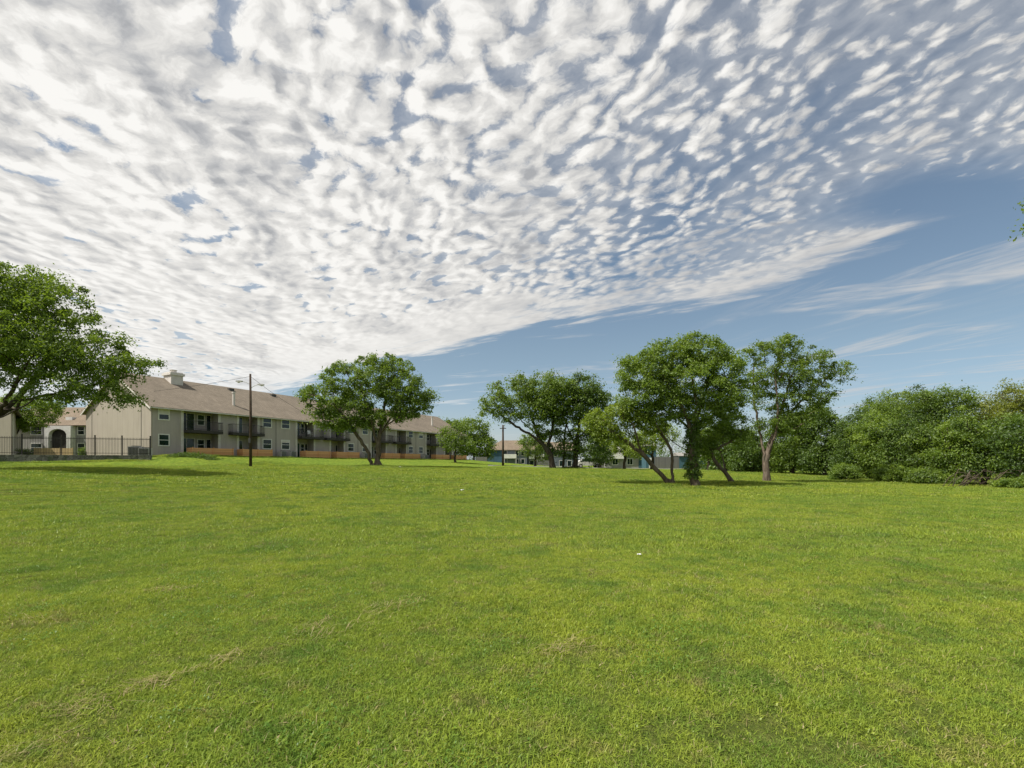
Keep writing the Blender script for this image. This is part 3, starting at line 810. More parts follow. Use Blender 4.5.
# the big tree at the left
tree('oak_tree', 'large spreading tree at the left edge with long low limbs over the iron fence', 'tree', 28, (-44, 478),
     [[(-44, 478), (-42, 450, .2), (-36, 432, 0)], [(-38, 436), (-10, 424), (12, 408, -.5), (30, 392, -1), (48, 368, -1.2), (70, 345, -1.5)],
      [(-14, 425), (0, 402, .8), (14, 380, 1), (26, 352, 1.4), (34, 320, 1)], [(8, 410), (32, 409, .6), (50, 403, 1), (66, 394, 1)], [(-36, 434), (0, 430, -1.5), (22, 427, -2), (50, 418, -2.2), (76, 404, -2.4)],
      [(-37, 434), (-40, 400), (-36, 360), (-28, 320)], [(-38, 436), (-70, 410), (-95, 380)], [(20, 400), (50, 388, 1.2), (84, 378, 1.4), (112, 372, 1.2)]],
     [(8, 312, 46, 42, 0, 3.2), (-45, 320, 60, 50, 0, 3.6), (56, 322, 42, 36, -.3, 2.7), (95, 355, 34, 26, 0, 2.0), (62, 366, 46, 28, -.5, 2.6), (128, 366, 22, 14, 0, 1.2),
      (15, 355, 38, 26, 0, 3.0), (95, 388, 38, 14, -.3, 1.8), (45, 288, 26, 16, .3, 1.8), (144, 364, 14, 7, 0, .6), (-90, 350, 40, 40, 0, 3), (60, 398, 24, 8, -1, 1.3), (124, 396, 16, 7, 0, .8), (5, 282, 40, 18, 0, 2.4), (20, 345, 40, 20, -2.6, .8)],
     600, 150, 0.62, 0.15, 'leaf_a', 'bark_dark', 0.30, 101, shell=0.30)
# double-trunk tree in front of the long building
tree('shade_tree', 'rounded tree with two leaning trunks standing before the long apartment building', 'tree', 46, (377.5, 466.3),
     [[(377.5, 466.3), (378, 445), (380, 432)], [(370.5, 466.3, .2), (369, 454, .1), (361, 440), (354, 428, -.4), (345, 415, -.8), (335, 402, -1)],
      [(379, 436), (386, 422, .5), (397, 409, .8), (410, 398, 1)], [(377, 446), (374, 425, -.5), (369, 405, -.8), (362, 385, -.6)], [(380, 432), (381, 410, 1), (384, 388, 1), (386, 370, .6)], [(380, 434), (392, 424, -1), (404, 416, -1.2)]],
     [(330, 398, 26, 20), (346, 380, 26, 18), (374, 376, 28, 20), (400, 384, 26, 22), (417, 393, 17, 12), (385, 402, 30, 20), (348, 412, 30, 16), (316, 392, 12, 10), (430, 398, 8, 4), (404, 412, 16, 9), (372, 420, 18, 9), (385, 362, 20, 8), (328, 420, 14, 9), (308, 402, 7, 12), (350, 424, 20, 6), (422, 404, 12, 8), (340, 368, 12, 6)],
     400, 115, 0.62, 0.19, 'leaf_a', 'bark', 0.31, 102)
# small trees past the end of the long building
tree('small_tree', 'small bushy tree hiding the far end of the long apartment building', 'tree', 88, (455, 460), [[(455, 460), (455, 450), (456, 440)]],
     [(456, 440, 15, 11), (446, 434, 10, 8), (466, 446, 12, 9), (458, 428, 8, 6)], 90, 60, 0.9, 0.30, 'leaf_a', 'bark_dark', 0.2, 103)
tree('round_tree', 'round green tree beyond the end of the long building, touching its roof corner', 'tree', 135, (474, 462), [[(474, 462), (474, 448), (472, 438)]],
     [(470, 432, 18, 14), (480, 444, 14, 14), (454, 428, 14, 8), (464, 444, 16, 12), (440, 424, 10, 5), (486, 450, 8, 10), (476, 424, 12, 6)], 260, 55, 1.5, 0.5, 'leaf_a', 'bark_dark', 0.3, 104)
# the two big trees in the middle distance
tree('leaning_oak', 'broad dark tree with a long limb reaching sideways over the blue building', 'tree', 60, (553, 468.6),
     [[(553, 468.6), (551, 456), (546, 446)], [(547, 448), (534, 437, -.5), (518, 428, -.6), (502, 417, -.4), (494, 408)], [(548, 449), (553, 430, .6), (556, 410, 1), (556, 390, 1)],
      [(540, 440), (532, 420, .5), (528, 400, .8), (525, 385)], [(548, 449), (536, 432, 1.5), (520, 418, 2.2), (505, 400, 2.2)]],
     [(516, 392, 26, 14), (545, 386, 30, 13), (496, 404, 18, 11), (530, 408, 28, 13), (558, 400, 28, 20), (483, 411, 9, 5), (506, 414, 14, 7), (540, 424, 14, 9), (522, 382, 16, 8)],
     330, 75, 0.80, 0.24, 'leaf_a', 'bark_dark', 0.36, 105, shell=.3)
tree('dark_oak', 'dense dark tree with clustered trunks right of the leaning oak', 'tree', 61, (575, 468.6),
     [[(575, 468.6), (576, 450), (578, 435), (580, 415), (583, 395)], [(563.5, 468.4, .6), (564, 450, .5), (565, 434, .3), (568, 412)], [(577, 440), (590, 425, -.5), (600, 412, -.5)], [(576, 445), (566, 428, -1.2), (560, 410, -1.2)]],
     [(578, 390, 26, 16), (594, 402, 20, 18), (570, 420, 28, 20), (552, 440, 16, 14), (588, 442, 18, 18), (600, 425, 12, 14), (604, 400, 9, 9), (575, 405, 30, 20), (570, 448, 14, 10), (602, 452, 8, 10)],
     380, 75, 0.80, 0.24, 'leaf_b', 'bark_dark', 0.40, 106)
# the group on the right half of the field
tree('leaning_tree', 'yellow-green tree whose thin trunk leans far out beside an upright stem from the same root', 'tree', 34, (671, 484.5),
     [[(671.5, 484.5), (672.5, 470), (672.5, 456), (670, 446), (661, 433), (650, 421), (640, 412)], [(669.5, 484.3), (660, 474, -.1), (648, 461, -.2), (640, 452, -.3), (628, 444, -.4), (616, 436, -.5), (605, 425, -.5)],
      [(640, 452, -.3), (634, 438, -.8), (630, 426, -1)], [(672, 450), (676, 438, .5), (674, 425, .8)]],
     [(611, 418, 22, 13, -.3), (634, 412, 20, 13, -.3), (597, 426, 13, 9, -.3), (625, 434, 18, 8, -.3), (650, 424, 18, 10, -.3), (588, 420, 7, 5, -.3), (606, 438, 10, 6, -.3)],
     170, 95, 0.46, 0.14, 'leaf_c', 'bark', 0.19, 107)
tree('ivy_tree', 'tallest rounded tree in the field with an ivy-covered trunk', 'tree', 33, (694.5, 487.2),
     [[(694.5, 487.2), (693, 466), (691.5, 448), (692, 430)], [(692, 432), (700, 412, .3), (708, 392, .5), (712, 370, .5)], [(691.5, 434), (684, 414, -.4), (672, 396, -.6), (660, 380, -.8)],
      [(690, 452), (678, 446, -.2), (666, 438, -.4), (655, 428, -.6)], [(692, 434), (694, 408, -.5), (690, 384, -.6), (686, 362, -.4)], [(692, 436), (706, 420, .8), (722, 406, 1)], [(691, 430), (676, 412, .9), (655, 400, 1.2)]],
     [(645, 372, 28, 20), (672, 357, 28, 17), (700, 354, 28, 17), (722, 368, 22, 20), (690, 380, 40, 24), (648, 394, 32, 18), (722, 398, 22, 16), (632, 366, 13, 12), (736, 386, 11, 14), (690, 342, 12, 7), (660, 412, 22, 10), (700, 410, 26, 12), (728, 416, 16, 9), (662, 350, 12, 8)],
     600, 110, 0.50, 0.14, 'leaf_e', 'bark', 0.26, 108, extra=ivy_on([(693.6, 478), (693, 466), (691.5, 448), (692, 430), (698, 416)], 33, 0.34, 900))
tree('crooked_tree', 'small crooked tree with a bent dark stem between the ivy tree and the pale-barked tree', 'tree', 35, (733, 483.6),
     [[(733, 483.6), (729, 475), (721, 468), (713, 460), (711, 450), (707, 440)], [(724, 470), (725, 456, .3), (720, 444, .5), (715, 432, .5)], [(711, 452), (722, 446, -.2), (732, 441, -.3), (735, 434, -.3)]],
     [(712, 432, 20, 12), (730, 424, 18, 12), (704, 446, 12, 8), (738, 436, 12, 9)], 110, 85, 0.48, 0.14, 'leaf_a', 'bark', 0.14, 109)
tree('forked_tree', 'open airy tree with a pale reddish forked trunk near the thicket', 'tree', 38, (767, 482.4),
     [[(767, 482.4), (766, 470), (765.5, 461)], [(765, 464), (760, 450, -.2), (753, 437, -.4), (744, 425, -.5), (738, 416, -.5)], [(766, 462), (770, 448, .2), (777, 432, .3), (783, 412, .3), (790, 388, .3), (796, 365, .2)],
      [(764, 458), (765, 440, .5), (762, 420, .7), (757, 395, .6), (756, 370, .4)], [(768, 455), (774, 430, -.5), (772, 405, -.8), (770, 378, -.8)], [(780, 424), (798, 408, .6), (815, 392, .8), (828, 380, .8)], [(776, 435), (792, 428, -.6), (806, 420, -.8)]],
     [(766, 352, 19, 12), (788, 345, 18, 11), (812, 360, 20, 14), (836, 372, 15, 10), (790, 372, 26, 14), (762, 376, 16, 16), (812, 388, 22, 12), (772, 400, 22, 12), (800, 412, 24, 10), (754, 398, 9, 14), (845, 366, 6, 5), (776, 424, 22, 8), (752, 352, 8, 8), (826, 398, 10, 6), (786, 340, 8, 6), (765, 345, 7, 7), (788, 424, 26, 10), (800, 400, 24, 14)],
     380, 85, 0.47, 0.145, 'leaf_a', 'bark_pale', 0.25, 110, shell=.2, sep=.62)
#--TREES1--
tree('courtyard_tree', 'bright green tree in the courtyard between the beige gable and the arched entrance', 'tree', 64, (14, 457),
     [[(14, 457), (16, 435), (22, 420)]], [(24, 410, 20, 14), (42, 408, 15, 11), (12, 406, 12, 14), (38, 418, 16, 8), (20, 424, 16, 7), (56, 404, 8, 6)], 190, 75, 0.70, 0.21, 'leaf_e', 'bark', 0.10, 111)
# a tree just outside the frame whose twig tip enters at the right
tree('edge_tree', 'leafy twig tip reaching in from a tree beyond the frame, against the open sky', 'tree', 14, (1200, 520),
     [[(1200, 520), (1198, 400), (1190, 300)], [(1194, 330), (1130, 260), (1070, 222), (1046, 206)]], [(1042, 203, 7, 9, 0, .3)] * 40 + [(1052, 212, 14, 14, 0, .4), (1135, 215, 55, 42, 0, 1.5), (1210, 240, 90, 80, 0, 2.4)],
     140, 70, 0.36, 0.10, 'leaf_e', 'bark', 0.18, 112)
# background trees between the field group and the thicket
BG = 'trees behind the field trees'
bgt = [('background_tree', 'dark tree behind the crooked tree, its crown low over the turquoise shed', 62, (726, 470), [(726, 446, 20, 18), (716, 436, 14, 12), (738, 458, 10, 10)], 'leaf_b', 170, 201),
       ('background_tree', 'dark green tree filling the gap left of the forked tree trunk', 56, (752, 473), [(748, 448, 16, 20), (756, 462, 14, 10), (740, 462, 10, 8)], 'leaf_b', 170, 202),
       ('background_tree', 'green tree directly behind the fork of the pale-barked tree', 55, (792, 474), [(790, 440, 22, 24), (802, 424, 18, 14), (780, 462, 16, 10), (806, 460, 12, 12)], 'leaf_a', 260, 203),
       ('background_tree', 'tall green tree beneath the outer crown of the forked tree, beside the thicket', 52, (824, 476), [(826, 436, 20, 24), (816, 416, 14, 14), (834, 456, 16, 16), (812, 458, 12, 14), (840, 436, 10, 14)], 'leaf_b', 290, 204),
       ('background_tree', 'loose dark shrub-like tree under the leaning oak limb, before the grey house', 84, (535, 467), [(534, 446, 12, 11), (526, 440, 7, 6), (543, 454, 8, 8)], 'leaf_a', 110, 208),
       ('background_tree', 'dark leafy tree between the dense dark oak and the pale grey building', 80, (600, 468), [(598, 444, 12, 14), (604, 456, 9, 9), (590, 452, 8, 8)], 'leaf_b', 140, 209),
       ('background_tree', 'pale yellow-green tree between the leaning tree and the weathered fence', 66, (652, 469), [(650, 440, 18, 12), (636, 448, 12, 8), (664, 434, 14, 10)], 'leaf_c', 110, 205),
       ('background_tree', 'slim yellow-green tree showing right of the ivy-covered trunk', 70, (708, 469), [(706, 440, 13, 13), (700, 428, 10, 8), (713, 452, 7, 7)], 'leaf_c', 90, 206),
       ('background_tree', 'small yellow-green tree before the pale grey shed under the leaning tree', 72, (624, 469), [(622, 446, 13, 9), (614, 440, 8, 6), (632, 452, 8, 5)], 'leaf_c', 80, 207)]
for nm, lb, Z, b, bl, lf, nc, sd in bgt:
    tree(nm, lb, 'tree', Z, b, [[b, (b[0] + 1, b[1] - 14), (b[0], b[1] - 26)]], bl, nc, 62, 0.72, 0.22, lf, 'bark_dark', 0.2, sd, group=BG)

# the thicket on the right: every mound of vines and every tree standing out of it
TG = 'trees standing out of the thicket'; VG = 'vine-covered shrubs along the edge of the field'
thk = [('thicket_tree', 'rounded dark tree at the far end of the thicket, nearest the forked tree', 54, (868, 476), [(872, 412, 14, 9), (860, 424, 12, 12), (884, 418, 14, 14), (850, 440, 10, 16)], 'leaf_b', 130, 301, TG),
       ('thicket_tree', 'broad domed tree rising highest in the left half of the thicket', 50, (905, 478), [(904, 404, 26, 12), (888, 414, 22, 14), (920, 410, 16, 14), (904, 424, 30, 14)], 'leaf_a', 260, 302, TG),
       ('snag', 'bare-tipped dead tree wrapped in vines, beside the twin ivy column', 46, (931, 480), [(929, 412, 9, 18), (930, 430, 12, 14), (924, 422, 8, 12)], 'leaf_b', 150, 303, TG),
       ('thicket_tree', 'narrow ivy column with a flat top, tallest in the middle of the thicket', 45, (952, 481), [(952, 404, 15, 14), (946, 420, 12, 16), (962, 400, 12, 9), (950, 436, 14, 14)], 'leaf_a', 220, 304, TG),
       ('thicket_tree', 'low olive-yellow tree in the dip of the thicket skyline', 46, (985, 483), [(984, 412, 16, 9), (994, 416, 14, 12), (976, 420, 12, 8), (1000, 404, 9, 6)], 'leaf_d', 150, 305, TG),
       ('thicket_tree', 'olive-yellow tree rising at the right edge of the picture behind the vines', 42, (1022, 486), [(1018, 398, 14, 11), (1030, 408, 18, 14), (1008, 410, 8, 8), (1044, 396, 16, 14)], 'leaf_d', 190, 306, TG),
       ('vine_mound', 'green vine mound at the far left of the thicket, next to the pale flowering weeds', 47, (856, 477.5), [(858, 440, 18, 20), (852, 460, 18, 14), (866, 426, 14, 12), (862, 466, 18, 9)], 'leaf_b', 300, 311, VG),
       ('vine_mound', 'yellow-green topped vine mound, second from the far end of the thicket', 44, (880, 479), [(880, 432, 18, 16), (876, 450, 16, 18), (886, 464, 16, 12), (868, 442, 12, 14)], 'leaf_e', 300, 312, VG),
       ('vine_mound', 'dark green vine mound below the broad domed tree', 42, (905, 481.5), [(904, 440, 20, 18), (908, 460, 20, 18), (896, 452, 14, 16), (914, 470, 14, 9)], 'leaf_b', 320, 313, VG),
       ('vine_mound', 'steep vine mound under the vine-wrapped dead tree', 40, (932, 483), [(930, 448, 18, 20), (936, 466, 18, 14), (924, 464, 14, 14), (940, 440, 12, 14)], 'leaf_a', 320, 314, VG),
       ('vine_mound', 'bright vine curtain hanging below the narrow ivy column', 38, (956, 485), [(958, 440, 14, 20), (952, 460, 14, 18), (964, 452, 10, 20), (956, 474, 14, 8)], 'leaf_e', 300, 315, VG),
       ('vine_mound', 'dark overhanging vine mound above the tangle of dead brown branches', 37, (985, 487), [(986, 440, 20, 18), (980, 452, 16, 14), (996, 450, 16, 14), (972, 462, 10, 14)], 'leaf_b', 320, 316, VG),
       ('vine_mound', 'large vine mound cut by the right edge of the picture', 34, (1024, 489), [(1024, 442, 24, 22), (1014, 456, 16, 14), (1036, 464, 24, 22), (1046, 440, 20, 24), (1018, 476, 10, 9)], 'leaf_b', 380, 317, VG),
       ('shrub', 'low bright shrub at the foot of the thicket, closest to the forked tree', 43, (846, 479), [(846, 472, 11, 6), (838, 474, 6, 3.5)], 'leaf_e', 70, 321, VG),
       ('shrub', 'low leafy shrub in front of the second and third vine mounds', 40, (894, 483), [(892, 474, 14, 8), (904, 477, 8, 5)], 'leaf_e', 80, 322, VG),
       ('shrub', 'low leafy shrub spilling onto the grass before the steep vine mound', 37, (930, 486), [(926, 478, 14, 7), (940, 480, 10, 6)], 'leaf_a', 90, 323, VG),
       ('shrub', 'spiky grey-green weed clump at the right end of the thicket foot', 32, (1014, 490), [(1012, 486, 12, 3.5), (1024, 484, 10, 5)], 'leaf_e', 60, 324, VG)]
for nm, lb, Z, b, bl, lf, nc, sd, gp in thk:
    top = min(q[1] for q in bl); hh = b[1] - top
    limbs = [[b, (b[0] - 1, b[1] - hh * .4), (b[0] + 1, b[1] - hh * .85)]]
    if nm != 'shrub': limbs.append([(b[0], b[1] - hh * .1), (b[0] + 8, b[1] - hh * .35), (b[0] + 12, b[1] - hh * .6)])
    if nm == 'snag': limbs += [[(930, 420), (927, 396), (922, 388)], [(930, 420), (932, 395), (935, 386)]]
    if nm != 'shrub':
        q_ = random.Random(sd)
        bl = bl + [(bl[0][0] + q_.uniform(-1.1, 1.1) * bl[0][2], bl[0][1] - bl[0][3] * q_.uniform(.55, 1.0), q_.uniform(2, 5), q_.uniform(3, 7)) for _ in range(4)]
    tree(nm, lb, {'shrub': 'shrub', 'vine_mound': 'bush', 'snag': 'dead tree'}.get(nm, 'tree'), Z, b, limbs, bl, nc if nm == 'shrub' else int(nc * .62), 150, 0.34 if nm == 'shrub' else 0.80, 0.165 if nm != 'shrub' else .12, lf, 'bark_dark', 0.16 if nm != 'shrub' else .04, sd, group=gp, shell=.55, sep=.85, flat=.62, tsig=.32)
# a deep wood seen only as gaps behind the thicket and beyond the far houses
def wood_mass(name, spans, seed):
    r = np.random.default_rng(seed); C = []
    for (pa, pb, Z, ya, yb, n) in spans:
        px = pa + (pb - pa) * r.random(n); zz = Z + r.normal(0, 3, n)
        tp = yb + 5 * np.sin(px * .11 + seed) + 3 * np.sin(px * .31)
        py = tp + (ya - tp) * r.random(n) ** 1.3
        for a, b_, c_ in zip(px, py, zz): C.append(W(a, b_, c_))
    C = np.array(C); V, tn = leaves_np(C, np.full(len(C), 1.5), 42, 0.42, r, .8, tint=np.clip(r.normal(.45, .2, len(C)), 0, 1))
    return tag(np_mesh(name, V, np.full(len(V) // 4, 4), np.arange(len(V)), M['leaf_b'], attr={'tint': tn}), kind='stuff')
wood_mass('distant_wood', [(700, 900, 75, 474, 442, 420), (880, 1160, 62, 478, 432, 600), (590, 720, 150, 466, 446, 160), (470, 620, 190, 464, 452, 120), (-250, 20, 130, 455, 436, 120)], 5)

# dead branches lying at the foot of the thicket
dbp = W(985, 487, 34); dbp[2] = h1(dbp[0], dbp[1])
db = MB(); rr = random.Random(4)
for k in range(22):
    x = rr.uniform(-1.8, 1.8); a = rr.uniform(-.5, .5); L = rr.uniform(1.0, 2.6); hgt = rr.uniform(.3, 1.5)
    pts = [(x + math.cos(a) * L * t - L / 2, rr.uniform(-.4, .4) * .3 + math.sin(a) * L * t, 0.02 + hgt * math.sin(PI * min(1, t * 1.0)) * (1 - .3 * t)) for t in (0, .2, .4, .6, .8, 1)]
    db.tube(pts, [.026, .023, .02, .016, .012, .007], 5)
o = db.build('dead_branches', M['bark'], smooth=True, loc=tuple(dbp)); tag(o, 'tangle of arching dead brown branches on the ground under the dark vine mound', 'branch pile')

# ------------------------------------------------------------------ the long apartment building
RZ = math.atan2(BD[1], BD[0])
b1 = empty('apartment_building', (BC[0], BC[1], PAD), RZ)
tag(b1, 'long two-storey olive-grey apartment building with brown shingle roof, balconies and beige gable end', 'building')
LEN, WID, EV, RDG = 61.0, 15.2, 5.5, 9.75
recA = [(3.2, 7.15, 3.2, 7.2), (18.4, 21.2, 18.4, 22.3), (33.0, 36.4, 33.0, 37.2), (47.8, 51.0, 47.8, 51.8)]
recB = [(9.8, 12.3, 8.4, 12.7), (24.4, 26.9, 22.8, 27.4), (39.2, 41.8, 37.9, 42.2), (53.9, 56.4, 52.7, 56.8)]
recs = sorted(recA + recB)
wall = MB(); RD = 1.3
xs_ = 0.0
for (a, b, _, _) in recs:
    wall.box(xs_, a, 0, RD, -0.6, EV - .12); xs_ = b
wall.box(xs_, LEN, 0, RD, -0.6, EV - .12)
wall.prism([(RD, -0.6), (WID, -0.6), (WID, EV), (WID / 2, RDG - 0.14), (RD, EV + (RDG - EV) * RD / (WID / 2) - 0.1)], 'x', 0, LEN)
wall.build('wall', M['olive'], b1)
gw = MB(); gw.prism([(-0.02, -0.6), (WID + .02, -0.6), (WID + .02, EV), (WID / 2, RDG - 0.16), (-0.02, EV - .14)], 'x', -0.12, -0.003)
o = gw.build('gable_wall', M['beige'], b1); o['label'] = 'windowless beige siding of the near gable end'
for q in ((-.15, -.121, 2.0, 2.06, -.3, EV + .5), (-.15, -.121, 13.6, 13.66, -.3, EV + .3), (15.0, 15.06, -.025, -.002, -.3, EV - .15), (29.9, 29.96, -.025, -.002, -.3, EV - .15), (44.6, 44.66, -.025, -.002, -.3, EV - .15)):
    MB().box(*q).build('downpipe', M['darkmetal'], b1)
# roof: two slabs in their own inclined frames so that the shingle courses follow the slope
sl_len = math.hypot(WID / 2 + .55, (RDG - EV) * (WID / 2 + .55) / (WID / 2)); ang = math.atan2(RDG - EV, WID / 2)
rf = MB(); rf.box(-.45, LEN + .45, 0, sl_len, 0, .14)
roof = rf.build('roof', M['roof'], b1, loc=(0, -0.55, EV - (RDG - EV) * .55 / (WID / 2) - .02)); roof.rotation_euler = (ang, 0, 0)
rf2 = MB(); rf2.box(-.45, LEN + .45, 0, sl_len, 0, .14)
r2 = rf2.build('roof', M['roof'], b1, loc=(0, WID + .55, EV - (RDG - EV) * .55 / (WID / 2) - .02)); r2.rotation_euler = (PI - ang, 0, 0); r2.scale = (1, 1, -1)
ty = WID / 2
fa = MB(); fa.box(-.47, LEN + .47, -.60, -.553, EV - .36, EV - .2)
fa.build('fascia', M['trim'], b1)
rk = MB()
for y0, y1, za, zb in ((-.55, ty, EV - .38, RDG - .1), (ty, WID + .55, RDG - .1, EV - .38)):
    rk.prism([(y0, za - .12), (y1, zb - .12), (y1, zb + .06), (y0, za + .06)], 'x', -.50, -.452)
rk.build('rake_board', M['trim'], b1)
# chimneys and vents, in building space (children of the building's roof)
def on_roof(mb, name, mt):
    o = mb.build(name, mt, roof); o.matrix_parent_inverse = roof.matrix_basis.inverted(); return o
c = MB(); c.box(4.9, 6.3, ty - 1.6, ty + .1, RDG - 1.2, RDG + .40).box(4.75, 6.45, ty - 1.75, ty + .25, RDG + .40, RDG + .68).box(4.9, 6.3, ty - 1.6, ty + .1, RDG + .68, RDG + .8).tube([(5.6, ty - .75, RDG + .8), (5.6, ty - .75, RDG + 1.1)], .34, 10).tube([(5.6, ty - .75, RDG + 1.1), (5.6, ty - .75, RDG + 1.17)], .42, 10)
on_roof(c, 'chimney', M['trim'])
for xx, yy, hh in ((10.3, 1.9, 1.7), (25.5, 1.9, 1.7), (40.0, 1.9, 1.7), (53.0, 2.6, 1.8)):
    zz = EV + (RDG - EV) * yy / ty
    c = MB().tube([(xx, yy, zz - .3), (xx, yy, zz + hh)], .16, 8).tube([(xx, yy, zz + hh), (xx, yy, zz + hh + .15)], .22, 8)
    on_roof(c, 'flue_pipe', M['trim'])
c = MB().box(52.0, 53.1, ty - .5, ty + .5, RDG - .4, RDG + .75).box(51.9, 53.2, ty - .6, ty + .6, RDG + .75, RDG + .9)
on_roof(c, 'chimney', M['trim'])
for xx in (12.5, 19.0, 27.0, 36.0, 45.0):
    c = MB().box(xx, xx + .7, ty - 1.2, ty - .6, RDG - .9, RDG - .18); on_roof(c, 'roof_vent', M['darkmetal'])
# windows
def window(par, x0, x1, z0, z1, y=0.0, fw=.11, mf='white', mg='glass', mid='h', name='window', depth=.05, blind=0.0):
    m = MB(); yf, yb = y - depth, y - .003
    m.box(x0 - fw, x0, yf, yb, z0 - fw, z1 + fw).box(x1, x1 + fw, yf, yb, z0 - fw, z1 + fw)
    m.box(x0, x1, yf, yb, z1, z1 + fw).box(x0, x1, yf, yb, z0 - fw, z0)
    if mid == 'h': m.box(x0, x1, yf + .01, yb, (z0 + z1) / 2 - .03, (z0 + z1) / 2 + .03)
    elif mid == 'v': m.box((x0 + x1) / 2 - .035, (x0 + x1) / 2 + .035, yf + .01, yb, z0, z1)
    f = m.build(name, M[mf], par)
    MB().box(x0, x1, y - .022, y - .005, z0, z1).build('pane', M[mg], f)
    if blind: MB().box(x0, x1, y - .0245, y - .0222, z1 - (z1 - z0) * blind, z1).build('blind', M['trim'], f)
    return f
for cx, wd in ((1.15, .95), (13.7, 1.15), (16.5, 1.15), (28.4, 1.15), (31.5, 1.15), (43.1, 1.15), (46.1, 1.15), (58.5, 1.15)):
    window(b1, cx - wd / 2, cx + wd / 2, 4.05, 5.15, blind={1.15: .5, 28.4: .35, 46.1: .5}.get(cx, 0)); window(b1, cx - wd / 2, cx + wd / 2, 1.15, 2.30, blind={31.5: .5, 16.5: .25, 58.5: .4}.get(cx, 0))
for k, (a, b, pa, pb) in enumerate(recs):
    isA = (a, b, pa, pb) in recA
    # storey floor inside the recess, ceiling beam, pillars
    fl = MB().box(a, b, 0, RD - .003, 2.68, 2.98); fl.build('soffit', M['soffit'], b1)
    bal = MB().box(pa + .02, pb, -1.0, -.003, 2.66, 3.0).build('balcony', M['deck'], b1)
    rl = MB(); zt = 4.05
    rl.box(pa + .02, pb, -.98, -.94, zt - .05, zt).box(pa + .02, pb, -.98, -.94, 3.1, 3.14)
    n = int((pb - pa) / .13)
    for i in range(n + 1):
        x = pa + .04 + (pb - pa - .06) * i / n; rl.box(x - .007, x + .007, -.967, -.953, 3.0, zt - .05)
    for xx in (pa + .04, pb - .03):
        rl.box(xx - .02, xx + .02, -.94, -.02, zt - .05, zt).box(xx - .02, xx + .02, -.94, -.02, 3.1, 3.14)
        for i in range(7): rl.box(xx - .009, xx + .009, -.86 + i * .13, -.84 + i * .13, 3.0, zt - .05)
    rl.build('railing', M['iron'], bal)
    for xx in (a - .30, b + .003):
        MB().box(xx, xx + .30, -.05, .12, -.5, EV - .13).build('pillar', M['trim'], b1)
    w_ = b - a
    for zf in (0.02, 3.0):
        window(b1, a + .18, a + .18 + .42 * w_, zf + .05, zf + 2.05, RD, .09, 'trim', 'glass_green' if (k + (zf > 1)) % 3 != 1 else 'glass', 'v', 'patio_door')
        if isA:
            window(b1, a + .58 * w_, a + .76 * w_, zf + .8, zf + 1.95, RD, .08, 'white', 'glass', 'h')
        window(b1, a + .84 * w_, a + .955 * w_, zf + .05, zf + 2.0, RD, .06, 'trim', 'glass', None, 'closet_door')

# low cedar patio fences: each patio's fence is one thing
def b1w(s, t, z=0.0):
    p = BC + BD * s + BN * t; return (p[0], p[1], PAD + z)
fences = [(3.5, 8.2, 'orange cedar patio fence nearest the beige gable, below the first balcony'), (9.5, 13.5, 'orange cedar patio fence just behind the wooden street-light pole'),
          (18.8, 23.1, 'orange cedar patio fence left of the double-trunk tree, below the balcony with the white chair'), (24.4, 28.9, 'orange cedar patio fence just left of the leaning limb of the double-trunk tree'),
          (34.8, 38.6, 'orange cedar patio fence directly right of the double trunk'), (40.0, 44.2, 'orange cedar patio fence in the middle of the far half of the long building'),
          (49.2, 53.6, 'orange cedar patio fence left of the small bushy tree at the far end'), (56.0, 60.0, 'last orange cedar patio fence at the far corner of the long building')]
def gz(s, t):
    p = BC + BD * s + BN * t; return h1(p[0], p[1]) - PAD
for a, b, lb in fences:
    e = empty('patio_fence', b1w(a, -1.3), RZ); tag(e, lb, 'fence', 'cedar patio fences along the long building')
    g0 = min(gz(a, -1.3), gz(b, -1.3)) - .1; n = b - a
    MB().box(.0, n, -.02, .02, g0, .92).build('board_panel', M['cedar'], e)
    MB().box(-.02, .02, .021, 1.22, g0, .92).build('side_panel', M['cedar'], e)
    MB().box(n - .02, n + .02, .021, 1.22, g0, .92).build('side_panel', M['cedar'], e)
    for i in range(3):
        x = n * i / 2; MB().box(x - .06, x + .06, -.075, -.022, g0, 1.0).build('post', M['cedar'], e)

# air conditioner units on the ground
def ac_unit(loc, rz, label, s=1.0):
    e = empty('air_conditioner', loc, rz); tag(e, label, 'air conditioner', 'outdoor air conditioner units')
    MB().box(-.4 * s, .4 * s, -.4 * s, .4 * s, 0, .78 * s).build('casing', M['metal'], e)
    g = MB()
    for i in range(9): g.box(-.36 * s, .36 * s, -.43 * s, -.402 * s, (.08 + i * .075) * s, (.12 + i * .075) * s)
    g.build('grille', M['darkmetal'], e)
    MB().tube([(0, 0, .781 * s), (0, 0, .84 * s)], .3 * s, 12).build('fan_guard', M['darkmetal'], e)
for s_, lb in ((15.4, 'air conditioner unit between the second and third cedar fences, left one of the pair'), (16.9, 'air conditioner unit between the second and third cedar fences, right one of the pair'),
               (30.6, 'air conditioner unit behind the foot of the double-trunk tree'), (46.3, 'air conditioner unit beside the sixth cedar fence, under the lower far windows')):
    p = b1w(s_, -.8); ac_unit((p[0], p[1], p[2] + gz(s_, -.8) + .02), RZ, lb)

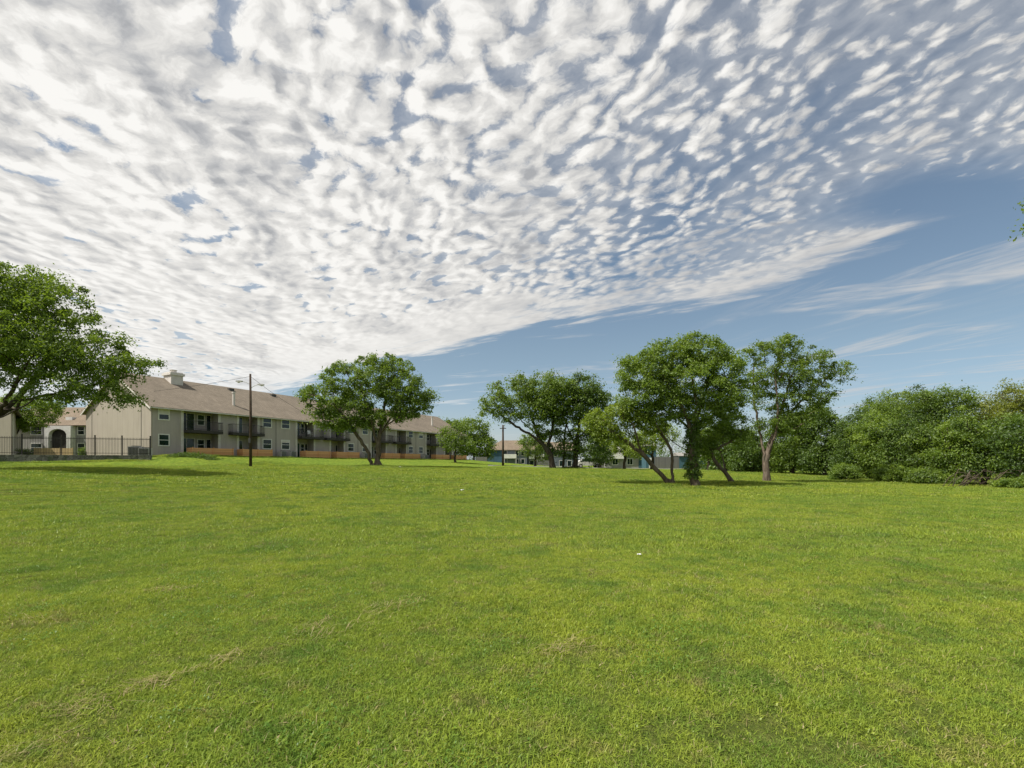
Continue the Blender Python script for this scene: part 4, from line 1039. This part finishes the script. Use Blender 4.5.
# plastic chairs on balconies
def chair(loc, rz, label, mt):
    e = empty('patio_chair', loc, rz); tag(e, label, 'chair', 'chairs on the balconies')
    MB().box(-.25, .25, -.25, .25, .38, .42).build('seat', mt, e)
    MB().prism([(.2, .42), (.26, .42), (.36, .95), (.30, .95)], 'x', -.24, .24).build('backrest', mt, e)
    for x in (-.22, .22):
        for y in (-.22, .22): MB().tube([(x, y, 0), (x * .95, y * .95, .38)], .022, 5).build('leg', mt, e)
        MB().box(x - .03, x + .03, -.24, .24, .62, .65).build('armrest', mt, e)
chair(b1w(20.2, -.5, 3.0), RZ, 'white plastic chair on the balcony left of the double-trunk tree', M['plastic'])
chair(b1w(19.1, -.5, 3.0), RZ + .4, 'dark chair beside the white one on the balcony left of the double-trunk tree', M['darkmetal'])
chair(b1w(25.4, -.5, 3.0), RZ + 2.8, 'dark chair on the balcony half hidden by the double-trunk tree', M['darkmetal'])

# ------------------------------------------------------------------ entrance wing with the arch
wg = empty('entrance_building', (-84.5, 80.0, 2.75)); tag(wg, 'set-back beige-grey building with an arched white entrance between the two gables', 'building')
m = MB().prism([(0, -.5), (12, -.5), (12, 5.35), (6, 8.7), (0, 5.35)], 'x', 0, 22); m.build('wall', M['grey_wall'], wg)
an = math.atan2(3.4, 6); sl2 = math.hypot(6.5, 6.5 * 3.4 / 6)
rw = MB().box(-.3, 22.3, 0, sl2, 0, .14).build('roof', M['roof2'], wg, loc=(0, -.5, 5.38 - .5 * 3.4 / 6)); rw.rotation_euler = (an, 0, 0)
rw = MB().box(-.3, 22.3, 0, sl2, 0, .14).build('roof', M['roof2'], wg, loc=(0, 12.5, 5.38 - .5 * 3.4 / 6)); rw.rotation_euler = (PI - an, 0, 0); rw.scale = (1, 1, -1)
ax = -74.3 + 84.5
# arched portal: white surround with a true opening
out = [(ax - 2.15, -.4), (ax - 2.15, 5.1), (ax + 2.15, 5.1), (ax + 2.15, -.4)]
inn = [(ax + 1.45, -.4), (ax + 1.45, 3.6)] + [(ax + 1.45 * math.cos(a), 3.6 + 1.0 * math.sin(a)) for a in np.linspace(.2, PI - .2, 9)] + [(ax - 1.45, 3.6), (ax - 1.45, -.4)]
MB().prism(out + inn[::-1] if False else [out[0], out[1], out[2], out[3]] + inn, 'y', -.9, -.003).build('portal', M['white'], wg)
MB().box(ax - 1.46, ax + 1.46, -.3, -.004, -.4, 4.7).build('passage_shade', M['deck'], wg)  # near-black slab stands in for the shade inside the arch
gt = MB()
for i in range(13): gt.box(ax - 1.35 + i * .22, ax - 1.32 + i * .22, -.62, -.6, 0, 2.6)
gt.box(ax - 1.4, ax + 1.4, -.63, -.6, 2.5, 2.56); gt.build('gate', M['iron'], wg)
for (wx, w2) in ((-78.6 + 84.5, .85), (-71.2 + 84.5, .5)):
    window(wg, wx - w2, wx + w2, 3.75, 5.0, 0, .14); window(wg, wx - w2, wx + w2, .9, 2.2, 0, .14)
MB().box(ax - .6, ax + .5, 1.2, 2.2, 6.15, 6.75).build('roof_box', M['white'], wg)  # plain white box on the front roof slope
# the gable building at the left edge
lg = empty('gable_building', (-56.0, 54.1, 2.45), math.atan2(.72, -.69)); tag(lg, 'beige gable building at the far left edge, opposite the long apartment building', 'building')
an = math.atan2(3.9, 7); sl3 = math.hypot(7.5, 7.5 * 3.9 / 7); SK = .96     # near gable end sheared out of square so that it catches the sun
q = MB().prism([(0, -.5), (14, -.5), (14, 5.4), (7, 9.3), (0, 5.4)], 'x', 0, 34)
q.v = [(x + SK * y if x < 1 else x, y, z) for x, y, z in q.v]; q.build('wall', M['beige'], lg)
q = MB().box(-.4, 34.4, 0, sl3, 0, .14); q.v = [(x + SK * (y * math.cos(an) - .5) if x < 1 else x, y, z) for x, y, z in q.v]
rw = q.build('roof', M['roof'], lg, loc=(0, -.5, 5.43 - .5 * 3.9 / 7)); rw.rotation_euler = (an, 0, 0)
q = MB().box(-.4, 34.4, 0, sl3, 0, .14); q.v = [(x + SK * (14.5 - y * math.cos(an)) if x < 1 else x, y, z) for x, y, z in q.v]
rw = q.build('roof', M['roof'], lg, loc=(0, 14.5, 5.43 - .5 * 3.9 / 7)); rw.rotation_euler = (PI - an, 0, 0); rw.scale = (1, 1, -1)
MB().box(3.2, 3.5, -.12, -.003, -.3, 5.0).build('pillar', M['white'], lg)

# ------------------------------------------------------------------ stone retaining wall, iron fence, things in the courtyard
fa_, fb_ = W(-70, 460, 44.5), W(151, 460, 49.5)
fv = fb_[:2] - fa_[:2]; fl_ = float(np.linalg.norm(fv)); fr = math.atan2(fv[1], fv[0])
def fz(u): p = fa_[:2] + fv * (u / fl_); return h1(p[0], p[1])
zt0 = EYE + (HOR - 455.6) * 47 / F
rwl = MB()
nseg = 12
for i in range(nseg):
    u0, u1 = fl_ * i / nseg, fl_ * (i + 1) / nseg
    rwl.box(u0, u1 - .004, -.22, .22, -1.2, 0.0)
o = rwl.build('retaining_wall', M['stone'], loc=(fa_[0], fa_[1], zt0)); o.rotation_euler = (0, 0, fr)
tag(o, 'low mossy stone retaining wall under the black iron fence', 'wall')
cap = MB().box(0, fl_, -.26, .26, 0.002, .07).build('coping', M['stone'], o)
e = empty('iron_fence', (fa_[0], fa_[1], zt0 + .07), fr); tag(e, 'black iron picket fence on the stone wall before the courtyard', 'fence')
MB().box(0, fl_, -.02, .02, 1.60, 1.65).box(0, fl_, -.02, .02, .18, .22).build('rail', M['iron'], e)
pk = MB(); n = int(fl_ / .125)
for i in range(n): x = .06 + i * .125; pk.box(x - .010, x + .010, -.010, .010, .04, 1.78)
pk.build('pickets', M['iron'], e)
px_posts = [-50, -14, 22, 61, 95, 122, 150.3]
for q in px_posts:
    k = (q - 512) / F                        # solve where this bearing crosses the fence line
    u = (k * fa_[1] - fa_[0]) / (fv[0] / fl_ - k * fv[1] / fl_)
    MB().box(u - .045, u + .045, -.045, .045, -.6, 1.92).box(u - .06, u + .06, -.06, .06, 1.92, 1.98).build('post', M['iron'], e)
p = W(136, 455, 51.3); ac_unit((p[0], p[1], zt0 - .02), fr, 'large air conditioner unit behind the iron fence by the beige gable', 1.35)
p = W(145.5, 455, 51.2); ac_unit((p[0], p[1], zt0 - .02), fr, 'second air conditioner unit behind the iron fence, at the gable corner', 1.15)
MB_ = MB().box(-.9, 3.6, -.03, .03, -.4, 1.15)
pf0 = W(38, 456, 57)
pf = empty('wooden_fence', (pf0[0], pf0[1], h1(pf0[0], pf0[1])), 0); tag(pf, 'tan wooden board fence in front of the arched entrance', 'fence')
MB().box(-.5, 4.1, -.03, .03, -.3, 1.15).build('board_panel', M['pine'], pf)
for x in (-.5, 1.0, 2.5, 4.0): MB().box(x - .05, x + .05, .035, .12, -.3, 1.2).build('post', M['pine'], pf)
def hedge(name, label, px, Z, w_, h_, d_, seed, leaf='leaf_b', cat='hedge', n=70):
    r = np.random.default_rng(seed); b = W(px, 456, Z); b[2] = h1(b[0], b[1]); e = empty(name, tuple(b)); tag(e, label, cat)
    C = (r.random((n, 3)) - [.5, .5, 0]) * [w_, d_, h_]
    V, tn = leaves_np(C, np.full(n, .24), 60, .10, r, .9, tint=np.clip(r.normal(.45, .2, n), 0, 1))
    np_mesh('foliage', V, np.full(len(V) // 4, 4), np.arange(len(V)), M[leaf], e, attr={'tint': tn})
    s_ = MB()
    for i in range(6): s_.tube([(w_ * (i / 5 - .5) * .8, 0, -.1), (w_ * (i / 5 - .5) * .85, 0, h_ * .7)], .03, 5)
    s_.build('stem', M['bark_dark'], e)
hedge('clipped_hedge', 'dark clipped hedge left of the tan wooden fence', 26, 58, 1.9, .95, .8, 71)
hedge('upright_shrub', 'narrow green shrub between the arched entrance and the beige gable', 82, 60, .6, 1.2, .6, 72, 'leaf_e', 'shrub', 36)
# low creeping shrubs on the mound before the first balcony
def creep(name, label, pa, pb, Z, seed, n=260):
    r = np.random.default_rng(seed); A, B = W(pa, 460, Z), W(pb, 460, Z)
    t = r.random(n); x = A[0] + (B[0] - A[0]) * t; y = Z + r.normal(0, .7, n); z = H(x, y) + .03 + .45 * r.random(n) * np.sin(PI * t)
    V, tn = leaves_np(np.stack([x, y, z], -1), np.full(n, .2), 30, .09, r, .7, tint=np.clip(r.normal(.35, .25, n), 0, 1))
    tag(np_mesh(name, V, np.full(len(V) // 4, 4), np.arange(len(V)), M['leaf_b'], attr={'tint': tn}), kind='stuff')
creep('ground_cover', '', 168, 216, 52.0, 73)

# ------------------------------------------------------------------ street-light pole with its cables
pb_ = W(250.6, 467.4, 50); pb_[2] = h1(pb_[0], pb_[1])
lp = empty('street_light', tuple(pb_)); tag(lp, 'dark wooden utility pole with two street lamps on short arms before the long building', 'street light')
PH = EYE + (HOR - 374) * 50 / F - pb_[2]
MB().tube([(0, 0, -.4), (0.01, 0, PH * .5), (-.03, 0, PH)], [.15, .13, .10], 10).build('pole', M['pole'], lp, smooth=True)
for sgn, dz in ((-1, -.75), (1, -1.1)):
    MB().tube([(0, 0, PH + dz - .35), (sgn * .45, -.05, PH + dz - .12), (sgn * .9, -.1, PH + dz)], .028, 6).build('arm', M['metal'], lp)
    hd = MB().prism([(.0, -.06), (.12, -.09), (.55, -.10), (.66, -.04), (.6, .04), (.2, .07), (0, .04)], 'y', -.22, .02)
    hd.v = [(sgn * (.8 + x), y, PH + dz + z) for x, y, z in hd.v]
    h_ = hd.build('lamp_head', M['metal'], lp)
    q = MB(); q.tube([(sgn * 1.18, -.1, PH + dz - .105), (sgn * 1.18, -.1, PH + dz - .17)], [.15, .09], 8); q.build('lens', M['trim'], h_)
MB().box(-.1, .1, -.26, -.165, 2.6, 3.1).build('meter_box', M['darkmetal'], lp)
def cable(a, b, sag, label):
    n = 22; pts = []
    for i in range(n + 1):
        t = i / n; p = np.array(a) * (1 - t) + np.array(b) * t; p[2] -= sag * 4 * t * (1 - t); pts.append(tuple(p - np.array(a)))
    o = MB().tube(pts, .016, 4).build('power_cable', M['rubber'], loc=tuple(a)); tag(o, label, 'cable', 'cables from the street-light pole')
top = (pb_[0], pb_[1], pb_[2] + PH - .25)
cable(top, (-70.0, 68.0, 11.2), .9, 'thin black cable running from the pole top over the building roof towards the courtyard')
cable(top, b1w(23.0, -.3, 5.4), .5, 'thin black cable sloping from the pole top down to the eaves of the long building')

# plain wooden pole in the distance
pp = W(503, 466.3, 76); pp[2] = h1(pp[0], pp[1])
up = empty('utility_pole', tuple(pp)); tag(up, 'plain brown wooden pole in front of the blue building', 'pole')
ph2 = EYE + (HOR - 425) * 76 / F - pp[2]
MB().tube([(0, 0, -.3), (0, 0, ph2)], [.19, .13], 8).build('pole', M['pole'], up, smooth=True)
MB().box(-.5, .5, -.24, -.16, ph2 - .6, ph2 - .48).build('crossarm', M['pole'], up)

# ------------------------------------------------------------------ far houses across the street
def hip_house(name, label, px0, px1, Z, ybase, yeave, yridge, pr0, pr1, mats, gable_right=False, depth=11.0):
    A, B = W(px0, ybase, Z), W(px1, ybase, Z); w_ = B[0] - A[0]; ev = (ybase - yeave) * Z / F; rg = (ybase - yridge) * Z / F * 1.03
    e = empty(name, (A[0], A[1], A[2])); tag(e, label, 'building')
    MB().box(0, w_, 0, depth, -.8, ev).build('wall', M[mats[0]], e)
    ra, rb = (pr0 - px0) * Z / F, (pr1 - px0) * Z / F
    v = [(-.6, -.6, ev + .003), (w_ + .6, -.6, ev + .003), (w_ + .6, depth + .6, ev + .003), (-.6, depth + .6, ev + .003), (ra, depth / 2, rg), (rb, depth / 2, rg)]
    q = MB(); q.v = v + [(a, b, c_ - .15) for a, b, c_ in v[:4]]; 
    q.f = [(0, 1, 5, 4), (1, 2, 5), (2, 3, 4, 5), (3, 0, 4), (0, 6, 7, 1), (1, 7, 8, 2), (2, 8, 9, 3), (3, 9, 6, 0), (6, 9, 8, 7)]
    q.build('roof', M[mats[1]], e)
    return e, w_, ev
e, w_, ev = hip_house('blue_house', 'distant slate-blue two-storey house with tan hipped roof and white balconies', 486, 527, 150, 465.5, 449.8, 440.3, 501, 523, ('slate', 'roof2'))
MB().box(-.02, 5.2, -.10, -.003, -.5, ev - .05).build('wall_panel', M['blue'], e)['label'] = 'bright blue end panel'
for x in (6.0, 9.6, 11.4): window(e, x - .5, x + .5, 3.1, 4.5, 0, .1, 'trim', 'glass', None); window(e, x - .5, x + .5, .6, 2.0, 0, .1, 'trim', 'glass', None)
b_ = MB().box(5.6, 9.4, -1.3, -.003, 2.2, 3.5).build('balcony', M['white'], e)
for x in (5.7, 9.3): MB().box(x - .07, x + .07, -1.25, -1.1, -.5, 2.198).build('post', M['white'], b_)
e2 = empty('grey_house', (W(527, 465.5, 152)[0] + .3, 152.0, e.location.z)); tag(e2, 'distant slate-grey house wing with white balcony, behind the leaning oak', 'building')
MB().box(0, 15, 0, 10, -.8, 4.8).build('wall', M['slate'], e2)
MB().prism([(-.6, 4.803), (10.6, 4.803), (5, 7.6)], 'x', -.4, 15.4).build('roof', M['roof2'], e2)
MB().box(.3, 5.0, -1.3, -.003, 2.0, 3.6).build('balcony', M['white'], e2)
for x in (6.5, 8.7, 11.5): window(e2, x - .5, x + .5, 2.9, 4.3, 0, .1, 'trim', 'glass', None)
for x in (1.2, 3.6, 7.4, 10.5, 13): window(e2, x - .6, x + .6, -.2, 1.5, 0, .1, 'white', 'glass', None)
e3, w3, ev3 = hip_house('grey_shed', 'small pale grey building with a light roof behind the yellow-green leaning tree', 606, 646, 95, 469.0, 454.0, 445.0, 614, 638, ('grey_wall', 'roof3'), depth=8)
MB().box(.1, 3.4, -.9, -.003, 2.0, 2.9).build('canopy', M['white'], e3)
for x in (1.8, 4.7): window(e3, x - .5, x + .5, .9, 2.0, 0, .1, 'white', 'glass', 'v')
MB().box(6.4, 7.3, -.06, -.003, -.3, 2.1).build('door', M['teal'], e3)
def shed(name, label, px0, px1, Z, yb, yt, mt, rmt='roof3', dep=4.0):
    A, B = W(px0, yb, Z), W(px1, yb, Z); w_ = B[0] - A[0]; h_ = (yb - yt) * Z / F
    e = empty(name, (A[0], A[1], A[2])); tag(e, label, 'shed')
    MB().box(0, w_, 0, dep, -.5, h_).build('wall', M[mt], e)
    MB().prism([(-.3, h_ + .003), (dep + .3, h_ + .003), (dep / 2, h_ + .7)], 'x', -.2, w_ + .2).build('roof', M[rmt], e)
    MB().box(w_ * .3, w_ * .3 + .9, -.05, -.003, -.4, min(2.0, h_ - .2)).build('door', M['white'], e)
shed('turquoise_shed', 'turquoise shed seen between the upright stem and the ivy trunk', 679, 713, 92, 468.5, 456, 'teal')
shed('tall_blue_shed', 'narrow tall light-blue shed behind the leaning trunk', 646, 656, 90, 468.5, 446, 'teal', dep=3)
# weathered board fences and the street
def board_fence(label, px0, px1, Z, yb, yt, mt='greyboard'):
    A, B = W(px0, yb, Z), W(px1, yb, Z); A[2] = min(h1(A[0], Z), h1(B[0], Z)); w_ = B[0] - A[0]; h_ = EYE + (HOR - yt) * Z / F - A[2]
    e = empty('board_fence', tuple(A)); tag(e, label, 'fence', 'weathered board fences across the street')
    MB().box(0, w_, -.02, .02, -.3, h_).build('board_panel', M[mt], e)
    n = max(2, int(w_ / 2.4))
    for i in range(n + 1): MB().box(w_ * i / n - .05, w_ * i / n + .05, .022, .12, -.3, h_ + .08).build('post', M[mt], e)
board_fence('weathered board fence left of the turquoise shed, behind the leaning trunk', 655, 679, 88, 468.5, 457)
board_fence('weathered board fence right of the turquoise shed, behind the crooked tree', 714, 745, 84, 469.5, 458)
board_fence('pale board fence beside the trunk of the leaning oak', 535, 552, 120, 467, 458.5)
board_fence('low board fence between the long building and the blue house', 476, 487, 120, 465.5, 457)
board_fence('weathered board fence just left of the pale grey building', 596, 606, 97, 468.5, 458)
# street: asphalt strip with a light kerb, draped over the terrain
def strip(name, Zc0, Zc1, wd, x0, x1, lift, mt, thick=0.0):
    n = 60; x = np.linspace(x0, x1, n); yc = Zc0 + (Zc1 - Zc0) * (x - x0) / (x1 - x0); V = []
    for k in range(n):
        za = h1(x[k], yc[k] - wd / 2) ; zb = h1(x[k], yc[k] + wd / 2)
        zz = max(za, zb, h1(x[k], yc[k])) + lift
        V += [(x[k], yc[k] - wd / 2, zz), (x[k], yc[k] + wd / 2, zz), (x[k], yc[k] + wd / 2, zz - .3), (x[k], yc[k] - wd / 2, zz - .3)]
    q = MB(); q.v = V
    for k in range(n - 1):
        a = k * 4; b = a + 4; q.f += [(a, b, b + 1, a + 1), (a + 3, a, b, b + 3)[::1], (a + 1, b + 1, b + 2, a + 2)]
    o = q.build(name, mt); tag(o, kind='structure')
strip('road', 84, 80, 6.0, -4, 75, .03, M['asphalt'])
strip('kerb', 80.7, 76.7, .35, -4, 75, .14, M['concrete'])

# a parked car under the dark oak
def wheel(e, x, y, r_=.33):
    w = MB().tube([(x, y - .11, r_), (x, y + .11, r_)], r_, 16).build('wheel', M['rubber'], e)
    MB().tube([(x, y - .125, r_), (x, y + .125, r_)], r_ * .55, 12).build('rim', M['metal'], w)
cl = W(586, 467, 86); cz = h1(cl[0], cl[1]) + .04
car = empty('parked_car', (cl[0] - .2, 82.5, cz + .02), 0.05); tag(car, 'white car parked on the street behind the trunks of the dense dark oak', 'car')
prof = [(-2.2, .35), (2.2, .35), (2.28, .62), (2.15, .86), (1.25, .98), (.62, 1.42), (-1.0, 1.46), (-1.75, 1.02), (-2.2, .95), (-2.28, .6)]
MB().prism(prof, 'y', -.85, .85).build('body', M['white'], car)
gl_ = MB().prism([(1.05, 1.0), (.55, 1.38), (-.95, 1.41), (-1.55, 1.03)], 'y', -.86, .86); gl_.build('window', M['glass'], car)
for x in (-1.4, 1.4):
    for y in (-.78, .78): wheel(car, x, y)
for y in (-.6, .6):
    MB().box(2.2, 2.3, y - .16, y + .16, .62, .78).build('headlight', M['plastic'], car); MB().box(-2.31, -2.2, y - .16, y + .16, .68, .84).build('taillight', M['red'], car)

# scraps of white litter on the grass
for i, (px, py, Z, lb) in enumerate(((400, 467.3, 44, 'scrap of white paper on the grass right of the double-trunk tree'), (639, 556.5, 0, 'tiny scrap of white paper lying on the grass in the middle of the field'), (462, 497, 0, 'crumpled pale scrap on the grass below the far end of the long building'))):
    if Z == 0: Z = EYE / ((py - HOR) / F)
    p = W(px, py, Z); p[2] = h1(p[0], p[1]) + .05; rr = random.Random(i); s_ = .045 if Z < 18 else .12
    q = MB(); n = 6
    q.v = [(s_ * (a / n - .5) * 1.6, s_ * (b / n - .5), s_ * .35 * rr.random()) for b in range(n + 1) for a in range(n + 1)]
    q.f = [(b * (n + 1) + a, b * (n + 1) + a + 1, (b + 1) * (n + 1) + a + 1, (b + 1) * (n + 1) + a) for b in range(n) for a in range(n)]
    o = q.build('paper_scrap', M['plastic'], loc=tuple(p)); tag(o, lb, 'litter')

# longer unmown grass round trunks, along walls and at the foot of the thicket
def long_grass():
    r = np.random.default_rng(77); P = []
    def ring(px, Z, n, ra, rb):
        x0 = (px - 512) * Z / F
        a = r.random(n) * 2 * PI; q = ra + (rb - ra) * r.random(n) ** 1.5
        P.append(np.stack([x0 + np.cos(a) * q, Z + np.sin(a) * q], -1))
    for px, Z in ((694.5, 33), (671, 34), (733, 35), (767, 38), (377, 46), (371, 46.2), (553, 60), (575, 61), (564, 61.5), (250.6, 50), (503, 76)):
        ring(px, Z, 26, .05, .75)
    def line(pa, Za, pb, Zb, n, w):
        t = r.random(n); x = ((pa - 512) * Za / F) * (1 - t) + ((pb - 512) * Zb / F) * t; y = Za * (1 - t) + Zb * t
        P.append(np.stack([x + r.normal(0, w, n), y + r.normal(0, w, n)], -1))
    line(775, 50, 850, 43.5, 120, .6); line(850, 42.5, 930, 36.5, 150, .5); line(930, 36.2, 1060, 30.5, 170, .5)
    t = r.random(90); a = np.array(fa_[:2]); P.append(a + np.outer(t, fv) + np.array([0, -.45]) + r.normal(0, .12, (90, 2)))
    s = r.random(240) * 60; q = BC + np.outer(s, BD) - BN * 1.75 + r.normal(0, .2, (240, 2)); P.append(q)
    line(530, 82, 720, 79, 160, .4)
    P = np.concatenate(P); z = H(P[:, 0], P[:, 1])
    scatter('long_grass', tB, np.concatenate([P, z[:, None]], 1), 1.5 + 1.6 * r.random(len(P)) ** 2, 5)
long_grass()
